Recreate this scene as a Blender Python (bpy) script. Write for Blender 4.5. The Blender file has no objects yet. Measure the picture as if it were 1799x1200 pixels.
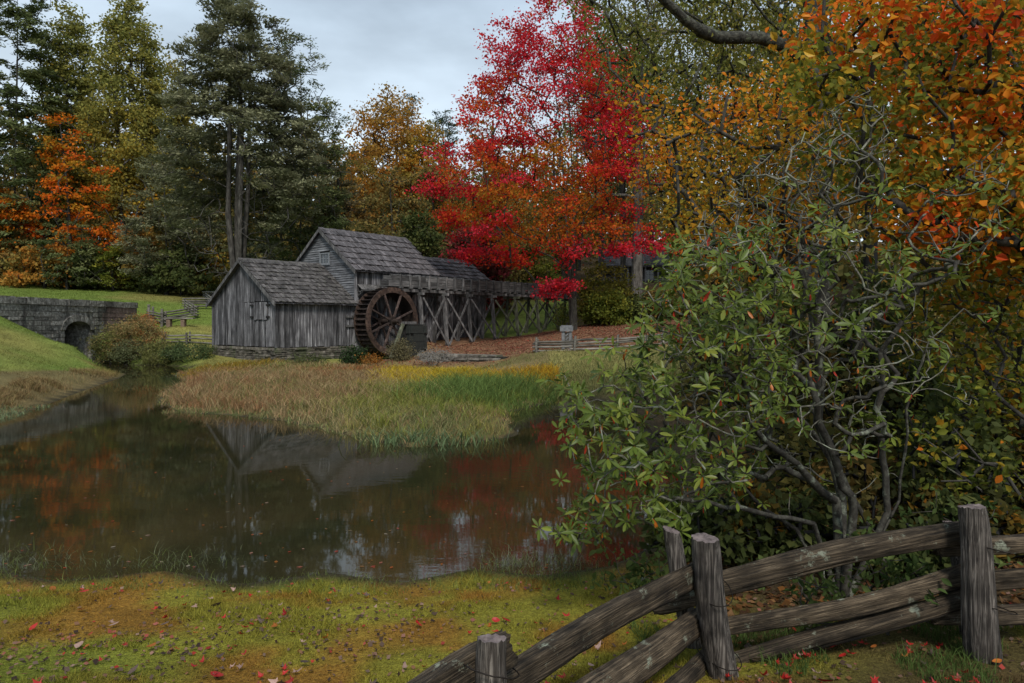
import bpy, math, random
import numpy as np
from mathutils import Vector, Matrix, Euler

R = math.radians
SC = bpy.context.scene
COL = SC.collection

# ------------------------------------------------------------------ camera
F = 1250.0            # focal length in photo pixels (photo 1799 x 1200)
HZ = 566.0            # row of the horizon
cam = bpy.data.cameras.new('camera')
cam.sensor_width = 36.0
cam.lens = F / 1799 * 36.0
cam.shift_y = -(600 - HZ) / 1799
cam.clip_start = 0.05
cam.clip_end = 2000
camo = bpy.data.objects.new('camera', cam)
COL.objects.link(camo)
camo.location = (0, 0, 0)
camo.rotation_euler = (R(90), 0, 0)
SC.camera = camo

# ------------------------------------------------------------------ sky and sun
SUN_EL, SUN_AZ = 48.0, 172.0      # compass degrees from +Y, clockwise
world = bpy.data.worlds.new('World')
SC.world = world
world.use_nodes = True
wn = world.node_tree.nodes
wl = world.node_tree.links
wn.clear()
wout = wn.new('ShaderNodeOutputWorld')
wbg = wn.new('ShaderNodeBackground')
wbg.inputs['Strength'].default_value = 0.062
sky = wn.new('ShaderNodeTexSky')
sky.sky_type = 'NISHITA'
sky.sun_disc = False
sky.sun_elevation = R(SUN_EL)
sky.sun_rotation = R(SUN_AZ)
wtc = wn.new('ShaderNodeTexCoord')
wsep = wn.new('ShaderNodeSeparateXYZ')
wl.new(wtc.outputs['Generated'], wsep.inputs[0])
wr = wn.new('ShaderNodeValToRGB')        # overcast deck: paler towards the horizon
wr.color_ramp.elements[0].position = 0.0
wr.color_ramp.elements[0].color = (0.63, 0.715, 0.765, 1)
wr.color_ramp.elements[1].position = 0.50
wr.color_ramp.elements[1].color = (0.33, 0.415, 0.51, 1)
e = wr.color_ramp.elements.new(0.22)
e.color = (0.56, 0.65, 0.72, 1)
wl.new(wsep.outputs['Z'], wr.inputs[0])
wmap = wn.new('ShaderNodeMapping')
wmap.inputs['Scale'].default_value = (1.2, 1.2, 3.2)
wl.new(wtc.outputs['Generated'], wmap.inputs['Vector'])
wnz = wn.new('ShaderNodeTexNoise')
wnz.inputs['Scale'].default_value = 3.0
wnz.inputs['Detail'].default_value = 5
wnz.inputs['Roughness'].default_value = 0.5
wl.new(wmap.outputs[0], wnz.inputs['Vector'])
wr2 = wn.new('ShaderNodeMapRange')
wr2.inputs['From Min'].default_value = 0.3
wr2.inputs['From Max'].default_value = 0.7
wr2.inputs['To Min'].default_value = 7.6
wr2.inputs['To Max'].default_value = 13.2
wl.new(wnz.outputs['Fac'], wr2.inputs['Value'])
wmul = wn.new('ShaderNodeVectorMath')
wmul.operation = 'SCALE'
wl.new(wr.outputs['Color'], wmul.inputs[0])
wl.new(wr2.outputs['Result'], wmul.inputs['Scale'])
wmix = wn.new('ShaderNodeMix')
wmix.data_type = 'RGBA'
wmix.inputs[0].default_value = 0.88
wl.new(sky.outputs['Color'], wmix.inputs[6])
wl.new(wmul.outputs[0], wmix.inputs[7])
wl.new(wmix.outputs[2], wbg.inputs['Color'])
wl.new(wbg.outputs[0], wout.inputs['Surface'])

sun = bpy.data.lights.new('sun', 'SUN')
sun.energy = 1.5
sun.angle = R(14)
sun.color = (1.0, 0.95, 0.88)
suno = bpy.data.objects.new('sun', sun)
COL.objects.link(suno)
_a = R(SUN_AZ)
_d = Vector((math.sin(_a) * math.cos(R(SUN_EL)), math.cos(_a) * math.cos(R(SUN_EL)), math.sin(R(SUN_EL))))
suno.rotation_euler = _d.to_track_quat('Z', 'Y').to_euler()
suno.location = (-20, -30, 60)

SC.view_settings.view_transform = 'Standard'
SC.view_settings.look = 'None'
SC.view_settings.exposure = 1.12
SC.view_settings.gamma = 1.0
SC.view_settings.use_curve_mapping = False
SC.render.engine = 'CYCLES'
SC.cycles.max_bounces = 6
SC.cycles.diffuse_bounces = 3
SC.cycles.glossy_bounces = 3
SC.cycles.transmission_bounces = 3
SC.cycles.transparent_max_bounces = 4
SC.cycles.use_denoising = True

# ------------------------------------------------------------------ helpers
def at(u, v, y):
    return np.array([(u - 900.0) * y / F, y, (HZ - v) * y / F])

def tag(o, label=None, cat=None, group=None, kind=None):
    if label: o['label'] = label
    if cat: o['category'] = cat
    if group: o['group'] = group
    if kind: o['kind'] = kind
    return o

def link(o, parent=None):
    COL.objects.link(o)
    if parent is not None: o.parent = parent
    return o

def empty(name, loc=(0, 0, 0), rz=0.0):
    o = bpy.data.objects.new(name, None)
    o.empty_display_size = 0.3
    COL.objects.link(o)
    o.location = loc
    o.rotation_euler = (0, 0, rz)
    return o

def npmesh(name, V, Q, col=None, mat=None, smooth=False):
    """mesh from float array V (n,3) and face array Q (m,k); col (n,3) point colours"""
    V = np.ascontiguousarray(V, dtype=np.float32)
    Q = np.ascontiguousarray(Q, dtype=np.int32)
    me = bpy.data.meshes.new(name)
    k = Q.shape[1]
    me.vertices.add(len(V))
    me.vertices.foreach_set('co', V.ravel())
    me.loops.add(Q.size)
    me.loops.foreach_set('vertex_index', Q.ravel())
    me.polygons.add(len(Q))
    me.polygons.foreach_set('loop_start', np.arange(0, Q.size, k, dtype=np.int32))
    me.polygons.foreach_set('loop_total', np.full(len(Q), k, dtype=np.int32))
    if smooth:
        me.polygons.foreach_set('use_smooth', np.ones(len(Q), dtype=bool))
    me.update(calc_edges=True)
    if col is not None:
        a = me.attributes.new('col', 'FLOAT_COLOR', 'POINT')
        c4 = np.ones((len(V), 4), dtype=np.float32)
        c4[:, :3] = col
        a.data.foreach_set('color', c4.ravel())
    if mat is not None: me.materials.append(mat)
    return me

def pymesh(name, V, faces, mat=None, smooth=False):
    me = bpy.data.meshes.new(name)
    me.from_pydata([tuple(v) for v in V], [], faces)
    if smooth:
        for p in me.polygons: p.use_smooth = True
    if mat is not None: me.materials.append(mat)
    me.update()
    return me

def obj(name, me, parent=None, loc=None, rot=None):
    o = bpy.data.objects.new(name, me)
    link(o, parent)
    if loc is not None: o.location = loc
    if rot is not None: o.rotation_euler = rot
    return o

BOXF = [(0, 3, 2, 1), (4, 5, 6, 7), (0, 1, 5, 4), (1, 2, 6, 5), (2, 3, 7, 6), (3, 0, 4, 7)]
class MB:
    """collects simple solids, then links them as one mesh"""
    def __init__(s): s.V = []; s.Fc = []
    def box(s, x0, x1, y0, y1, z0, z1):
        s.hexa([(x0, y0, z0), (x1, y0, z0), (x1, y1, z0), (x0, y1, z0), (x0, y0, z1), (x1, y0, z1), (x1, y1, z1), (x0, y1, z1)])
        return s
    def hexa(s, P):
        b = len(s.V); s.V += list(P)
        s.Fc += [tuple(b + i for i in f) for f in BOXF]
        return s
    def bar(s, a, b, w, h, up=(0, 0, 1)):
        a = Vector(a); b = Vector(b); d = (b - a).normalized()
        sd = d.cross(Vector(up))
        if sd.length < 1e-4: sd = d.cross(Vector((1, 0, 0)))
        sd.normalize(); uu = sd.cross(d)
        P = []
        for p in (a, b):
            for i, j in ((-1, -1), (1, -1), (1, 1), (-1, 1)):
                P.append(tuple(p + sd * (i * w / 2) + uu * (j * h / 2)))
        o = len(s.V); s.V += P
        s.Fc += [tuple(o + i for i in f) for f in BOXF]
        return s
    def prism(s, pts, z0, z1):
        b = len(s.V); n = len(pts)
        s.V += [(p[0], p[1], z0) for p in pts] + [(p[0], p[1], z1) for p in pts]
        s.Fc += [tuple(b + i for i in reversed(range(n))), tuple(b + n + i for i in range(n))]
        s.Fc += [(b + i, b + (i + 1) % n, b + n + (i + 1) % n, b + n + i) for i in range(n)]
        return s
    def raw(s, V, Fc):
        b = len(s.V); s.V += [tuple(v) for v in V]
        s.Fc += [tuple(b + i for i in f) for f in Fc]
        return s
    def mesh(s, name, mat=None, smooth=False): return pymesh(name, s.V, s.Fc, mat, smooth)
    def build(s, name, mat, parent=None, smooth=False): return obj(name, s.mesh(name, mat, smooth), parent)

# value noise -------------------------------------------------------
def _hash(ix, iy, seed):
    h = (ix.astype(np.int64) * 374761393 + iy.astype(np.int64) * 668265263 + seed * 1442695041) & 0xffffffff
    h = ((h ^ (h >> 13)) * 1274126177) & 0xffffffff
    return ((h ^ (h >> 16)) & 0xffff) / 65535.0
def vnoise(x, y, scale=1.0, seed=0, octaves=1):
    x = np.asarray(x, float); y = np.asarray(y, float)
    out = 0; amp = 1.0; tot = 0
    for o in range(octaves):
        X = x * scale; Y = y * scale
        ix = np.floor(X); iy = np.floor(Y)
        fx = X - ix; fy = Y - iy
        fx = fx * fx * (3 - 2 * fx); fy = fy * fy * (3 - 2 * fy)
        a = _hash(ix, iy, seed + o); b = _hash(ix + 1, iy, seed + o)
        c = _hash(ix, iy + 1, seed + o); d = _hash(ix + 1, iy + 1, seed + o)
        out = out + amp * ((a * (1 - fx) + b * fx) * (1 - fy) + (c * (1 - fx) + d * fx) * fy)
        tot += amp; amp *= 0.5; scale *= 2.03
    return out / tot
def sstep(a, b, x):
    t = np.clip((x - a) / (b - a), 0, 1)
    return t * t * (3 - 2 * t)

# ------------------------------------------------------------------ materials
def mat_base(name):
    m = bpy.data.materials.new(name)
    m.use_nodes = True
    nt = m.node_tree
    nt.nodes.clear()
    out = nt.nodes.new('ShaderNodeOutputMaterial')
    return m, nt.nodes, nt.links, out

def ramp(nodes, stops):
    r = nodes.new('ShaderNodeValToRGB')
    els = r.color_ramp.elements
    els[0].position = stops[0][0]; els[0].color = (*stops[0][1], 1)
    els[1].position = stops[-1][0]; els[1].color = (*stops[-1][1], 1)
    for p, c in stops[1:-1]:
        x = els.new(p); x.color = (*c, 1)
    return r

def leaf_mat(name, gloss=0.0, trans=0.35, rough=0.5):
    """leaf or blade whose own colour is stored with it"""
    m, n, l, out = mat_base(name)
    at_ = n.new('ShaderNodeAttribute'); at_.attribute_name = 'col'
    p = n.new('ShaderNodeBsdfPrincipled')
    p.inputs['Roughness'].default_value = rough
    p.inputs['Specular IOR Level'].default_value = gloss
    l.new(at_.outputs['Color'], p.inputs['Base Color'])
    t = n.new('ShaderNodeBsdfTranslucent')
    l.new(at_.outputs['Color'], t.inputs['Color'])
    mx = n.new('ShaderNodeMixShader'); mx.inputs[0].default_value = trans
    l.new(p.outputs[0], mx.inputs[1]); l.new(t.outputs[0], mx.inputs[2])
    l.new(mx.outputs[0], out.inputs['Surface'])
    return m
M = {}
M['leaf'] = leaf_mat('autumn_leaf', 0.08, 0.45, 0.6)
M['needle'] = leaf_mat('conifer_needle', 0.08, 0.3, 0.6)
M['grass'] = leaf_mat('grass_blade', 0.05, 0.35, 0.7)
M['waxy'] = leaf_mat('waxy_leaf', 0.2, 0.25, 0.42)

def solid_leaf(name, col, gloss=0.3, rough=0.5, trans=0.25, edge=None):
    m, n, l, out = mat_base(name)
    oi = n.new('ShaderNodeObjectInfo')
    tc = n.new('ShaderNodeTexCoord')
    nz = n.new('ShaderNodeTexNoise'); nz.inputs['Scale'].default_value = 30
    l.new(tc.outputs['Object'], nz.inputs['Vector'])
    e = edge or tuple(c * 0.6 for c in col)
    r = ramp(n, [(0.3, e), (0.65, col)])
    l.new(nz.outputs['Fac'], r.inputs[0])
    mr = n.new('ShaderNodeMapRange'); mr.inputs['To Min'].default_value = 0.65; mr.inputs['To Max'].default_value = 1.3
    l.new(oi.outputs['Random'], mr.inputs['Value'])
    v = n.new('ShaderNodeVectorMath'); v.operation = 'SCALE'
    l.new(r.outputs['Color'], v.inputs[0]); l.new(mr.outputs[0], v.inputs['Scale'])
    p = n.new('ShaderNodeBsdfPrincipled'); p.inputs['Roughness'].default_value = rough
    p.inputs['Specular IOR Level'].default_value = gloss
    l.new(v.outputs[0], p.inputs['Base Color'])
    t = n.new('ShaderNodeBsdfTranslucent'); l.new(v.outputs[0], t.inputs['Color'])
    mx = n.new('ShaderNodeMixShader'); mx.inputs[0].default_value = trans
    l.new(p.outputs[0], mx.inputs[1]); l.new(t.outputs[0], mx.inputs[2])
    l.new(mx.outputs[0], out.inputs['Surface'])
    return m

def wood_mat(name, scale, dark, mid, light, lichen=None, lichen_amt=0.0, rough=0.85, bump=0.4, tone=(0.65, 1.3), dist=0.02, wob=0.0, bigs=1.6, bigc=(0.6, 1.25)):
    """weathered timber: grain stretched along the member, tone differs from piece to piece"""
    m, n, l, out = mat_base(name)
    tc = n.new('ShaderNodeTexCoord'); oi = n.new('ShaderNodeObjectInfo')
    off = n.new('ShaderNodeVectorMath'); off.operation = 'ADD'
    sc = n.new('ShaderNodeMath'); sc.operation = 'MULTIPLY'; sc.inputs[1].default_value = 37.0
    l.new(oi.outputs['Random'], sc.inputs[0])
    l.new(tc.outputs['Object'], off.inputs[0]); l.new(sc.outputs[0], off.inputs[1])
    mp = n.new('ShaderNodeMapping'); mp.inputs['Scale'].default_value = scale
    l.new(off.outputs[0], mp.inputs['Vector'])
    nz = n.new('ShaderNodeTexNoise'); nz.inputs['Scale'].default_value = 1.0
    nz.inputs['Detail'].default_value = 7; nz.inputs['Roughness'].default_value = 0.65; nz.inputs['Distortion'].default_value = wob
    l.new(mp.outputs[0], nz.inputs['Vector'])
    r = ramp(n, [(0.30, dark), (0.48, mid), (0.68, light)])
    l.new(nz.outputs['Fac'], r.inputs[0])
    big = n.new('ShaderNodeTexNoise'); big.inputs['Scale'].default_value = bigs; big.inputs['Detail'].default_value = 5
    l.new(off.outputs[0], big.inputs['Vector'])
    bm = n.new('ShaderNodeMapRange'); bm.inputs['From Min'].default_value = 0.3; bm.inputs['From Max'].default_value = 0.7
    bm.inputs['To Min'].default_value = bigc[0]; bm.inputs['To Max'].default_value = bigc[1]
    l.new(big.outputs['Fac'], bm.inputs['Value'])
    mr = n.new('ShaderNodeMapRange'); mr.inputs['To Min'].default_value = tone[0]; mr.inputs['To Max'].default_value = tone[1]
    l.new(oi.outputs['Random'], mr.inputs['Value'])
    mm = n.new('ShaderNodeMath'); mm.operation = 'MULTIPLY'
    l.new(bm.outputs[0], mm.inputs[0]); l.new(mr.outputs[0], mm.inputs[1])
    v = n.new('ShaderNodeVectorMath'); v.operation = 'SCALE'
    l.new(r.outputs['Color'], v.inputs[0]); l.new(mm.outputs[0], v.inputs['Scale'])
    colout = v.outputs[0]
    if lichen is not None:
        ln = n.new('ShaderNodeTexNoise'); ln.inputs['Scale'].default_value = 7.0; ln.inputs['Detail'].default_value = 6
        ln.inputs['Roughness'].default_value = 0.7
        l.new(off.outputs[0], ln.inputs['Vector'])
        lr = n.new('ShaderNodeMapRange'); lr.inputs['From Min'].default_value = 0.62 - lichen_amt * 0.2
        lr.inputs['From Max'].default_value = 0.70 - lichen_amt * 0.2
        l.new(ln.outputs['Fac'], lr.inputs['Value'])
        mx = n.new('ShaderNodeMix'); mx.data_type = 'RGBA'
        mx.inputs[7].default_value = (*lichen, 1)
        l.new(lr.outputs[0], mx.inputs[0]); l.new(colout, mx.inputs[6])
        colout = mx.outputs[2]
    p = n.new('ShaderNodeBsdfPrincipled'); p.inputs['Roughness'].default_value = rough
    p.inputs['Specular IOR Level'].default_value = 0.25
    l.new(colout, p.inputs['Base Color'])
    b = n.new('ShaderNodeBump'); b.inputs['Strength'].default_value = bump; b.inputs['Distance'].default_value = dist
    l.new(nz.outputs['Fac'], b.inputs['Height']); l.new(b.outputs[0], p.inputs['Normal'])
    l.new(p.outputs[0], out.inputs['Surface'])
    return m

GD, GM, GL = (0.018, 0.017, 0.018), (0.078, 0.075, 0.079), (0.225, 0.22, 0.228)
M['board_v'] = wood_mat('grey_board_upright', (11, 11, 0.7), (0.012, 0.0115, 0.012), GM, (0.27, 0.265, 0.272), tone=(0.4, 1.55))
M['board_h'] = wood_mat('grey_board_level', (0.8, 0.8, 14), (0.03, 0.031, 0.033), (0.10, 0.102, 0.108), (0.22, 0.225, 0.235), tone=(0.7, 1.3))
M['shingle'] = wood_mat('roof_shingle', (26, 1.6, 26), (0.022, 0.020, 0.021), (0.085, 0.079, 0.082), (0.20, 0.188, 0.195), tone=(0.55, 1.3))
M['shingle_moss'] = wood_mat('mossy_roof_shingle', (26, 1.6, 26), (0.02, 0.018, 0.017), (0.075, 0.069, 0.067), (0.175, 0.162, 0.155), lichen=(0.10, 0.105, 0.075), lichen_amt=0.25, tone=(0.5, 1.3))
M['beam'] = wood_mat('grey_beam', (7, 7, 1.5), GD, (0.10, 0.097, 0.095), (0.22, 0.21, 0.205), tone=(0.6, 1.25))
M['beam_moss'] = wood_mat('mossy_beam', (7, 7, 1.5), (0.025, 0.028, 0.018), (0.085, 0.09, 0.06), (0.17, 0.175, 0.125), tone=(0.7, 1.25))
M['plank_x'] = wood_mat('flume_plank', (0.9, 8, 12), (0.03, 0.029, 0.029), (0.085, 0.083, 0.082), (0.19, 0.185, 0.18), tone=(0.55, 1.3))
M['dark_wood'] = wood_mat('dark_wall_core', (3, 3, 1), (0.012, 0.011, 0.011), (0.025, 0.024, 0.023), (0.04, 0.038, 0.036))
M['wheel'] = wood_mat('wet_wheel_timber', (6, 6, 6), (0.012, 0.009, 0.008), (0.032, 0.024, 0.021), (0.065, 0.048, 0.04), rough=0.5, tone=(0.7, 1.3))
M['rim'] = wood_mat('rusty_wheel_rim', (5, 5, 5), (0.018, 0.014, 0.012), (0.058, 0.038, 0.03), (0.12, 0.078, 0.058), rough=0.55, tone=(0.8, 1.1))
M['spoke'] = wood_mat('wheel_spoke', (5, 5, 5), (0.022, 0.016, 0.014), (0.075, 0.052, 0.045), (0.16, 0.115, 0.10), tone=(0.4, 1.3))
M['rail'] = wood_mat('split_rail', (2.6, 95, 95), (0.006, 0.005, 0.0035), (0.060, 0.044, 0.028), (0.20, 0.153, 0.10), lichen=(0.26, 0.28, 0.21), lichen_amt=0.15, bump=1.0, dist=0.02, tone=(0.7, 1.2), wob=1.1, bigs=6.0, bigc=(0.35, 1.5))
M['post'] = wood_mat('fence_post', (80, 80, 2.6), (0.005, 0.0045, 0.004), (0.055, 0.046, 0.039), (0.25, 0.222, 0.192), bump=1.0, dist=0.02, tone=(0.9, 1.15), wob=0.9, bigs=5.0, bigc=(0.35, 1.5))
M['rail_far'] = wood_mat('far_rail', (1.2, 12, 12), (0.045, 0.042, 0.036), (0.14, 0.13, 0.11), (0.27, 0.25, 0.215), tone=(0.7, 1.25))
M['endgrain'] = wood_mat('sawn_post_top', (22, 22, 22), (0.06, 0.048, 0.045), (0.15, 0.12, 0.115), (0.22, 0.18, 0.17))
M['bark'] = wood_mat('grey_bark', (7, 7, 1.4), (0.02, 0.018, 0.016), (0.07, 0.064, 0.056), (0.15, 0.14, 0.125), bump=0.8, dist=0.05)
M['bark_dark'] = wood_mat('dark_bark', (8, 8, 1.4), (0.010, 0.009, 0.008), (0.034, 0.031, 0.026), (0.075, 0.07, 0.06), lichen=(0.09, 0.10, 0.06), lichen_amt=0.25, bump=0.8, dist=0.04)
M['bark_pale'] = wood_mat('pale_bark', (6, 6, 1.2), (0.06, 0.056, 0.052), (0.15, 0.143, 0.132), (0.27, 0.26, 0.24), bump=0.8, dist=0.05)
M['lichen_stem'] = wood_mat('lichened_stem', (16, 16, 16), (0.014, 0.012, 0.010), (0.035, 0.032, 0.026), (0.08, 0.078, 0.062), lichen=(0.17, 0.185, 0.14), lichen_amt=0.3, bump=0.9, dist=0.01)
M['pale_twig'] = wood_mat('lichened_twig', (22, 22, 22), (0.03, 0.027, 0.021), (0.095, 0.09, 0.07), (0.18, 0.175, 0.14), lichen=(0.24, 0.26, 0.2), lichen_amt=0.4, bump=0.6, dist=0.006)
M['twig'] = wood_mat('twig_bark', (16, 16, 16), (0.02, 0.017, 0.013), (0.055, 0.047, 0.038), (0.11, 0.10, 0.08), lichen=(0.24, 0.26, 0.2), lichen_amt=0.2)
M['oak'] = wood_mat('ridged_oak_bark', (9, 9, 9), (0.008, 0.0075, 0.006), (0.036, 0.034, 0.026), (0.10, 0.096, 0.072), lichen=(0.09, 0.10, 0.062), lichen_amt=0.35, bump=1.0, dist=0.06)

def stone_mat(name, a, b, c, moss=(0.07, 0.08, 0.04), mossy=0.3, scale=3.0, tone=(0.6, 1.35), streak=False):
    m, n, l, out = mat_base(name)
    tc = n.new('ShaderNodeTexCoord'); oi = n.new('ShaderNodeObjectInfo'); geo = n.new('ShaderNodeNewGeometry')
    nz = n.new('ShaderNodeTexNoise'); nz.inputs['Scale'].default_value = scale; nz.inputs['Detail'].default_value = 8
    nz.inputs['Roughness'].default_value = 0.7
    l.new(geo.outputs['Position'], nz.inputs['Vector'])
    r = ramp(n, [(0.33, a), (0.5, b), (0.68, c)])
    l.new(nz.outputs['Fac'], r.inputs[0])
    mr = n.new('ShaderNodeMapRange'); mr.inputs['To Min'].default_value = tone[0]; mr.inputs['To Max'].default_value = tone[1]
    l.new(oi.outputs['Random'], mr.inputs['Value'])
    v = n.new('ShaderNodeVectorMath'); v.operation = 'SCALE'
    l.new(r.outputs['Color'], v.inputs[0]); l.new(mr.outputs[0], v.inputs['Scale'])
    mp = n.new('ShaderNodeMapping'); mp.inputs['Scale'].default_value = (1.6, 1.6, 0.35) if streak else (1, 1, 1)
    l.new(geo.outputs['Position'], mp.inputs['Vector'])
    mz = n.new('ShaderNodeTexNoise'); mz.inputs['Scale'].default_value = 1.1; mz.inputs['Detail'].default_value = 6
    l.new(mp.outputs[0], mz.inputs['Vector'])
    mf = n.new('ShaderNodeMapRange'); mf.inputs['From Min'].default_value = 0.62 - mossy * 0.3; mf.inputs['From Max'].default_value = 0.74 - mossy * 0.3
    mf.inputs['To Max'].default_value = 0.8
    l.new(mz.outputs['Fac'], mf.inputs['Value'])
    mx = n.new('ShaderNodeMix'); mx.data_type = 'RGBA'; mx.inputs[7].default_value = (*moss, 1)
    l.new(mf.outputs[0], mx.inputs[0]); l.new(v.outputs[0], mx.inputs[6])
    p = n.new('ShaderNodeBsdfPrincipled'); p.inputs['Roughness'].default_value = 0.9
    p.inputs['Specular IOR Level'].default_value = 0.2
    l.new(mx.outputs[2], p.inputs['Base Color'])
    b = n.new('ShaderNodeBump'); b.inputs['Strength'].default_value = 0.6; b.inputs['Distance'].default_value = 0.04
    l.new(nz.outputs['Fac'], b.inputs['Height']); l.new(b.outputs[0], p.inputs['Normal'])
    l.new(p.outputs[0], out.inputs['Surface'])
    return m
M['stone_bridge'] = stone_mat('stained_bridge_stone', (0.05, 0.046, 0.039), (0.19, 0.178, 0.155), (0.42, 0.405, 0.37), moss=(0.055, 0.05, 0.044), mossy=0.3, scale=5.5, streak=True, tone=(0.6, 1.4))
M['stone_red'] = stone_mat('reddish_bridge_stone', (0.08, 0.058, 0.05), (0.19, 0.135, 0.118), (0.28, 0.21, 0.185), moss=(0.06, 0.05, 0.045), mossy=0.25, scale=3, streak=True, tone=(0.85, 1.15))
M['stone_found'] = stone_mat('foundation_stone', (0.035, 0.032, 0.026), (0.11, 0.098, 0.08), (0.23, 0.21, 0.175), mossy=0.3)
M['stone_dark'] = stone_mat('joint_mortar', (0.012, 0.011, 0.01), (0.025, 0.023, 0.02), (0.045, 0.042, 0.038), mossy=0.1)
M['stone_ledge'] = stone_mat('ledge_stone', (0.05, 0.045, 0.038), (0.15, 0.135, 0.115), (0.28, 0.26, 0.225), mossy=0.3)

def plain(name, col, rough=0.6, metal=0.0, spec=0.3):
    m, n, l, out = mat_base(name)
    tc = n.new('ShaderNodeTexCoord')
    nz = n.new('ShaderNodeTexNoise'); nz.inputs['Scale'].default_value = 9; nz.inputs['Detail'].default_value = 5
    l.new(tc.outputs['Object'], nz.inputs['Vector'])
    r = ramp(n, [(0.3, tuple(c * 0.65 for c in col)), (0.7, tuple(min(1, c * 1.2) for c in col))])
    l.new(nz.outputs['Fac'], r.inputs[0])
    p = n.new('ShaderNodeBsdfPrincipled'); p.inputs['Roughness'].default_value = rough
    p.inputs['Metallic'].default_value = metal; p.inputs['Specular IOR Level'].default_value = spec
    l.new(r.outputs['Color'], p.inputs['Base Color']); l.new(p.outputs[0], out.inputs['Surface'])
    return m
M['iron'] = plain('dark_iron', (0.03, 0.026, 0.024), 0.6, 0.6)
M['wire'] = plain('rusty_wire', (0.022, 0.017, 0.014), 0.6, 0.5)
M['glass'] = plain('window_glass', (0.03, 0.035, 0.04), 0.08, 0.0, 0.6)
M['trim'] = plain('grey_trim', (0.19, 0.2, 0.21), 0.8)
M['grey_paint'] = plain('grey_paint', (0.16, 0.165, 0.17), 0.7)
M['green_iron'] = plain('dark_green_timber', (0.026, 0.029, 0.026), 0.7)
M['asphalt'] = plain('pale_road', (0.22, 0.215, 0.2), 0.9)
M['concrete'] = plain('pale_concrete', (0.3, 0.28, 0.25), 0.9)
# ------------------------------------------------------------------ the lie of the land
WZ = -2.6                                   # pond level (camera is at 0)
ANG = math.atan2(0.775, 0.632)              # mill length axis
Lx, Ly = 0.632, 0.775
Gx, Gy = 0.775, -0.632
C0 = (-13.28, 40.0)
def W(s, o=0.0, z=0.0):                     # mill frame -> world
    return np.array([C0[0] + s * Lx + o * Gx, C0[1] + s * Ly + o * Gy, z])

POND = np.array([(-16, 7.3), (-9, 7.5), (-7, 7.1), (-5.6, 7.45), (-4.6, 7.05), (-3.6, 7.35), (-2.7, 6.95), (-1.9, 7.3), (-1.1, 7.0), (-.4, 7.4), (0.3, 7.2), (1.1, 7.5), (1.7, 8.2), (2.5, 10.0), (3.2, 13.5), (3.5, 18),
    (3.2, 22), (2.6, 25), (1.9, 27.0), (1.5, 26.0), (1.2, 23.0), (0.3, 21.4), (-0.17, 20.4), (-0.2, 18.2), (0.1, 16.4), (-0.86, 15.3),
    (-2.1, 14.8), (-3.3, 15.9), (-4.7, 17.5), (-6.0, 18.8), (-8.0, 20.0), (-9.6, 20.6), (-11.0, 22.6), (-12.6, 26.8), (-13.6, 30.0), (-16.6, 35), (-17.2, 37.5),
    (-18.5, 41), (-20.9, 43), (-23, 43.2), (-25.4, 45), (-27.4, 46.4), (-34, 46.4), (-34, 43.7), (-27.4, 43.7), (-25, 41.6), (-22.5, 38.2),
    (-20.4, 36.4), (-19.4, 35.6), (-18.3, 33.0), (-16.2, 26.5), (-14.4, 21.5), (-13.8, 19.3), (-14.5, 14), (-17, 9)])

def pond_dist(x, y):
    """signed distance to the shore, positive on land"""
    x = np.asarray(x, float); y = np.asarray(y, float)
    d2 = np.full(x.shape, 1e9); ins = np.zeros(x.shape, bool)
    n = len(POND)
    for i in range(n):
        ax, ay = POND[i]; bx, by = POND[(i + 1) % n]
        dx, dy = bx - ax, by - ay
        t = np.clip(((x - ax) * dx + (y - ay) * dy) / (dx * dx + dy * dy), 0, 1)
        d2 = np.minimum(d2, (x - ax - t * dx) ** 2 + (y - ay - t * dy) ** 2)
        if ay != by:
            c = ((ay > y) != (by > y)) & (x < (bx - ax) * (y - ay) / (by - ay) + ax)
            ins ^= c
    d = np.sqrt(d2)
    return np.where(ins, -d, d)

CT = []
def ct(x, y, z): CT.append((x, y, z))
for x in (-12, -6, -2.5, 0.5, 3):
    for y in (0, 3, 5, 6.8):
        ct(x, y, -1.6 - 0.132 * y)
for x in (-12, -4, 4, 12): ct(x, -12, -1.5)
ct(-16, 4, -2.1); ct(6, 3, -1.95); ct(6, 8, -2.0); ct(10, 15, -1.7); ct(4.8, 14, -2.3); ct(5, 20, -2.25); ct(12, 4, -1.7); ct(2.6, 7.6, -2.3)
ct(20, 10, -1.2); ct(25, 30, 0.3); ct(30, 60, 4.5); ct(14, 40, -0.2)
# right-hand lawn
ct(1.26, 35, -1.46); ct(5.6, 38, -1.40); ct(4, 50, -0.56); ct(10, 50, -0.1); ct(8, 54, 0.3); ct(3.2, 30, -2.1); ct(6, 30, -1.75); ct(-2, 34, -2.35); ct(-6, 35.5, -2.35)
ct(-1.5, 41.5, -1.75); ct(-4.9, 37.9, -2.3); ct(-1.6, 35.9, -2.3); ct(-4.2, 39.8, -1.65); ct(-.7, 38.2, -1.75); ct(15, 62, 2.6); ct(7, 66, 2.6)
for s, z in ((9.7, -1.35), (11.9, -1.62), (14.3, -1.45), (16.9, -1.29), (19.65, -1.13), (22.3, -0.9), (24.85, -0.65), (28, -0.3)):
    p = W(s, 1.4); ct(p[0], p[1], z)
for s, o, z in ((7.3, 0.9, -2.35), (9.0, 0.9, -2.2), (5.6, 1.6, -2.3), (3, 0.6, -2.25), (0, 0.5, -2.2), (-0.6, -2, -2.25), (-0.6, -6, -2.15), (10, 3.2, -1.9), (8.5, 4.0, -2.35), (12, 4.5, -1.9)):
    p = W(s, o); ct(p[0], p[1], z)
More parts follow.
